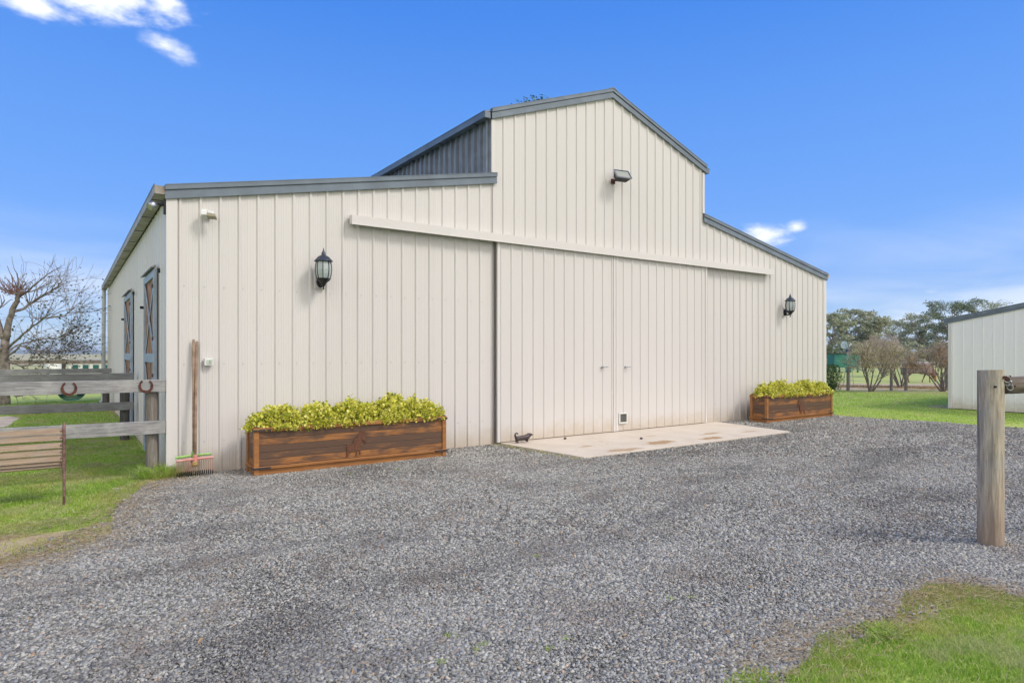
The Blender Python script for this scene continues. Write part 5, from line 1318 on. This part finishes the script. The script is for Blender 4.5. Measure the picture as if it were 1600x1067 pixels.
def along(edge, spread):
    def fn(rs, n):
        E = np.array(edge); k = rs.randint(len(E) - 1, size=n); t_ = rs.rand(n)[:, None]; return E[k] * (1 - t_) + E[k + 1] * t_ + rs.normal(0, spread, (n, 2))
    return fn
litter('straw_litter', 5200, along(left_edge, .20), .02, .10, .0016, 1, 'dry straw scattered along the left edge of the drive', M_STRAW)
litter('straw_litter', 4200, along(right_near, .15), .02, .09, .0013, 2, 'dry straw scattered along the edge of the near right lawn', M_STRAW)
def clip(rs, n):
    c = [G(95, 705), G(160, 700), G(60, 745), G(170, 730), G(120, 830), G(60, 835), G(150, 815), G(30, 720)]; k = rs.randint(len(c), size=n); C = np.array([(q.x, q.y) for q in c])
    P = C[k] + rs.normal(0, 1, (n, 2)) * np.array([.42, .30]); v_ = vnoise(P[:, 0], P[:, 1], 4.0, 3); return P[(v_ > .45) & ~pip(drive_o, P[:, 0], P[:, 1])]
litter('lawn_clippings', 11000, clip, .02, .07, .0022, 3, 'dull mown clippings lying on the grass near the bench', M_CLIP, .03)
def driv(rs, n):
    X = rs.uniform(-3, 14, n); Y = rs.uniform(-8, -.3, n); v, z = in_view(X, Y); ok = v & pip(drive_o, X, Y) & ~solid(X, Y); return np.stack([X[ok], Y[ok]], 1)
litter('drive_litter', 700, driv, .015, .07, .0022, 4, 'stray pale twigs and chips lying over the gravel drive', M_STRAW, .024)
def slabedge(rs, n):
    a_, b_ = np.array(sl[0]), np.array(sl[1]); t_ = rs.rand(n)[:, None]; return a_ * (1 - t_) + b_ * t_ + rs.normal(0, .06, (n, 2)) + np.array([-.10, -.02])
litter('leaf_litter', 500, slabedge, .012, .05, .004, 5, 'dry leaves gathered along the left edge of the concrete apron', M_OLIVE, .02)

def weeds(rs, n):
    c = [G(*q_) for q_ in ((755, 1012), (742, 1022), (856, 1020), (882, 1003), (838, 874), (548, 743), (1048, 940), (1080, 938), (700, 998), (690, 1040), (620, 735))]; k = rs.randint(len(c), size=n); C = np.array([(q.x, q.y) for q in c]); return C[k] + rs.normal(0, .016, (n, 2))
litter('small_weeds', 260, weeds, .008, .022, .0025, 6, 'tiny green weeds coming up through the gravel drive', M_BLADE, .016)
def fallen(rs, n):
    X = rs.uniform(-3, 14, n); Y = rs.uniform(-8, -.3, n); v, z = in_view(X, Y); ok = v & pip(drive_o, X, Y) & ~solid(X, Y); return np.stack([X[ok], Y[ok]], 1)
def mul(rs, n):
    a_, b_ = G(1300, 604), G(1560, 608); t_ = rs.rand(n)[:, None]; return np.array([[a_.x, a_.y]]) * (1 - t_) + np.array([[b_.x, b_.y]]) * t_ + rs.normal(0, .55, (n, 2))
litter('mulch_litter', 3500, mul, .05, .14, .022, 9, 'russet fallen leaves and dry grass along the shrub bed', M_RUSSET, .02)
litter('mulch_weeds', 2500, mul, .06, .16, .012, 10, 'yellow green weeds growing through the shrub bed', M_OLIVE, .02)
litter('fallen_leaves', 260, fallen, .015, .04, .009, 7, 'few dry brown leaves lying on the gravel drive', M_RUSSET, .022)

# ------------------------------------------------------------------ haze: thin even air round everything, the sky outside it
hm_ = bpy.data.materials.new('thin_air'); hm_.use_nodes = True; ht_ = hm_.node_tree; ht_.nodes.clear()
pv = ht_.nodes.new('ShaderNodeVolumePrincipled'); pv.inputs['Density'].default_value = 0.00022; pv.inputs['Color'].default_value = (.80, .88, .98, 1); pv.inputs['Anisotropy'].default_value = .1
om = ht_.nodes.new('ShaderNodeOutputMaterial'); ht_.links.new(pv.outputs[0], om.inputs['Volume'])
m = MB(); m.box(-6200, 6200, -6200, 6200, -2, 45); tag(m.build('haze', hm_), kind='stuff')
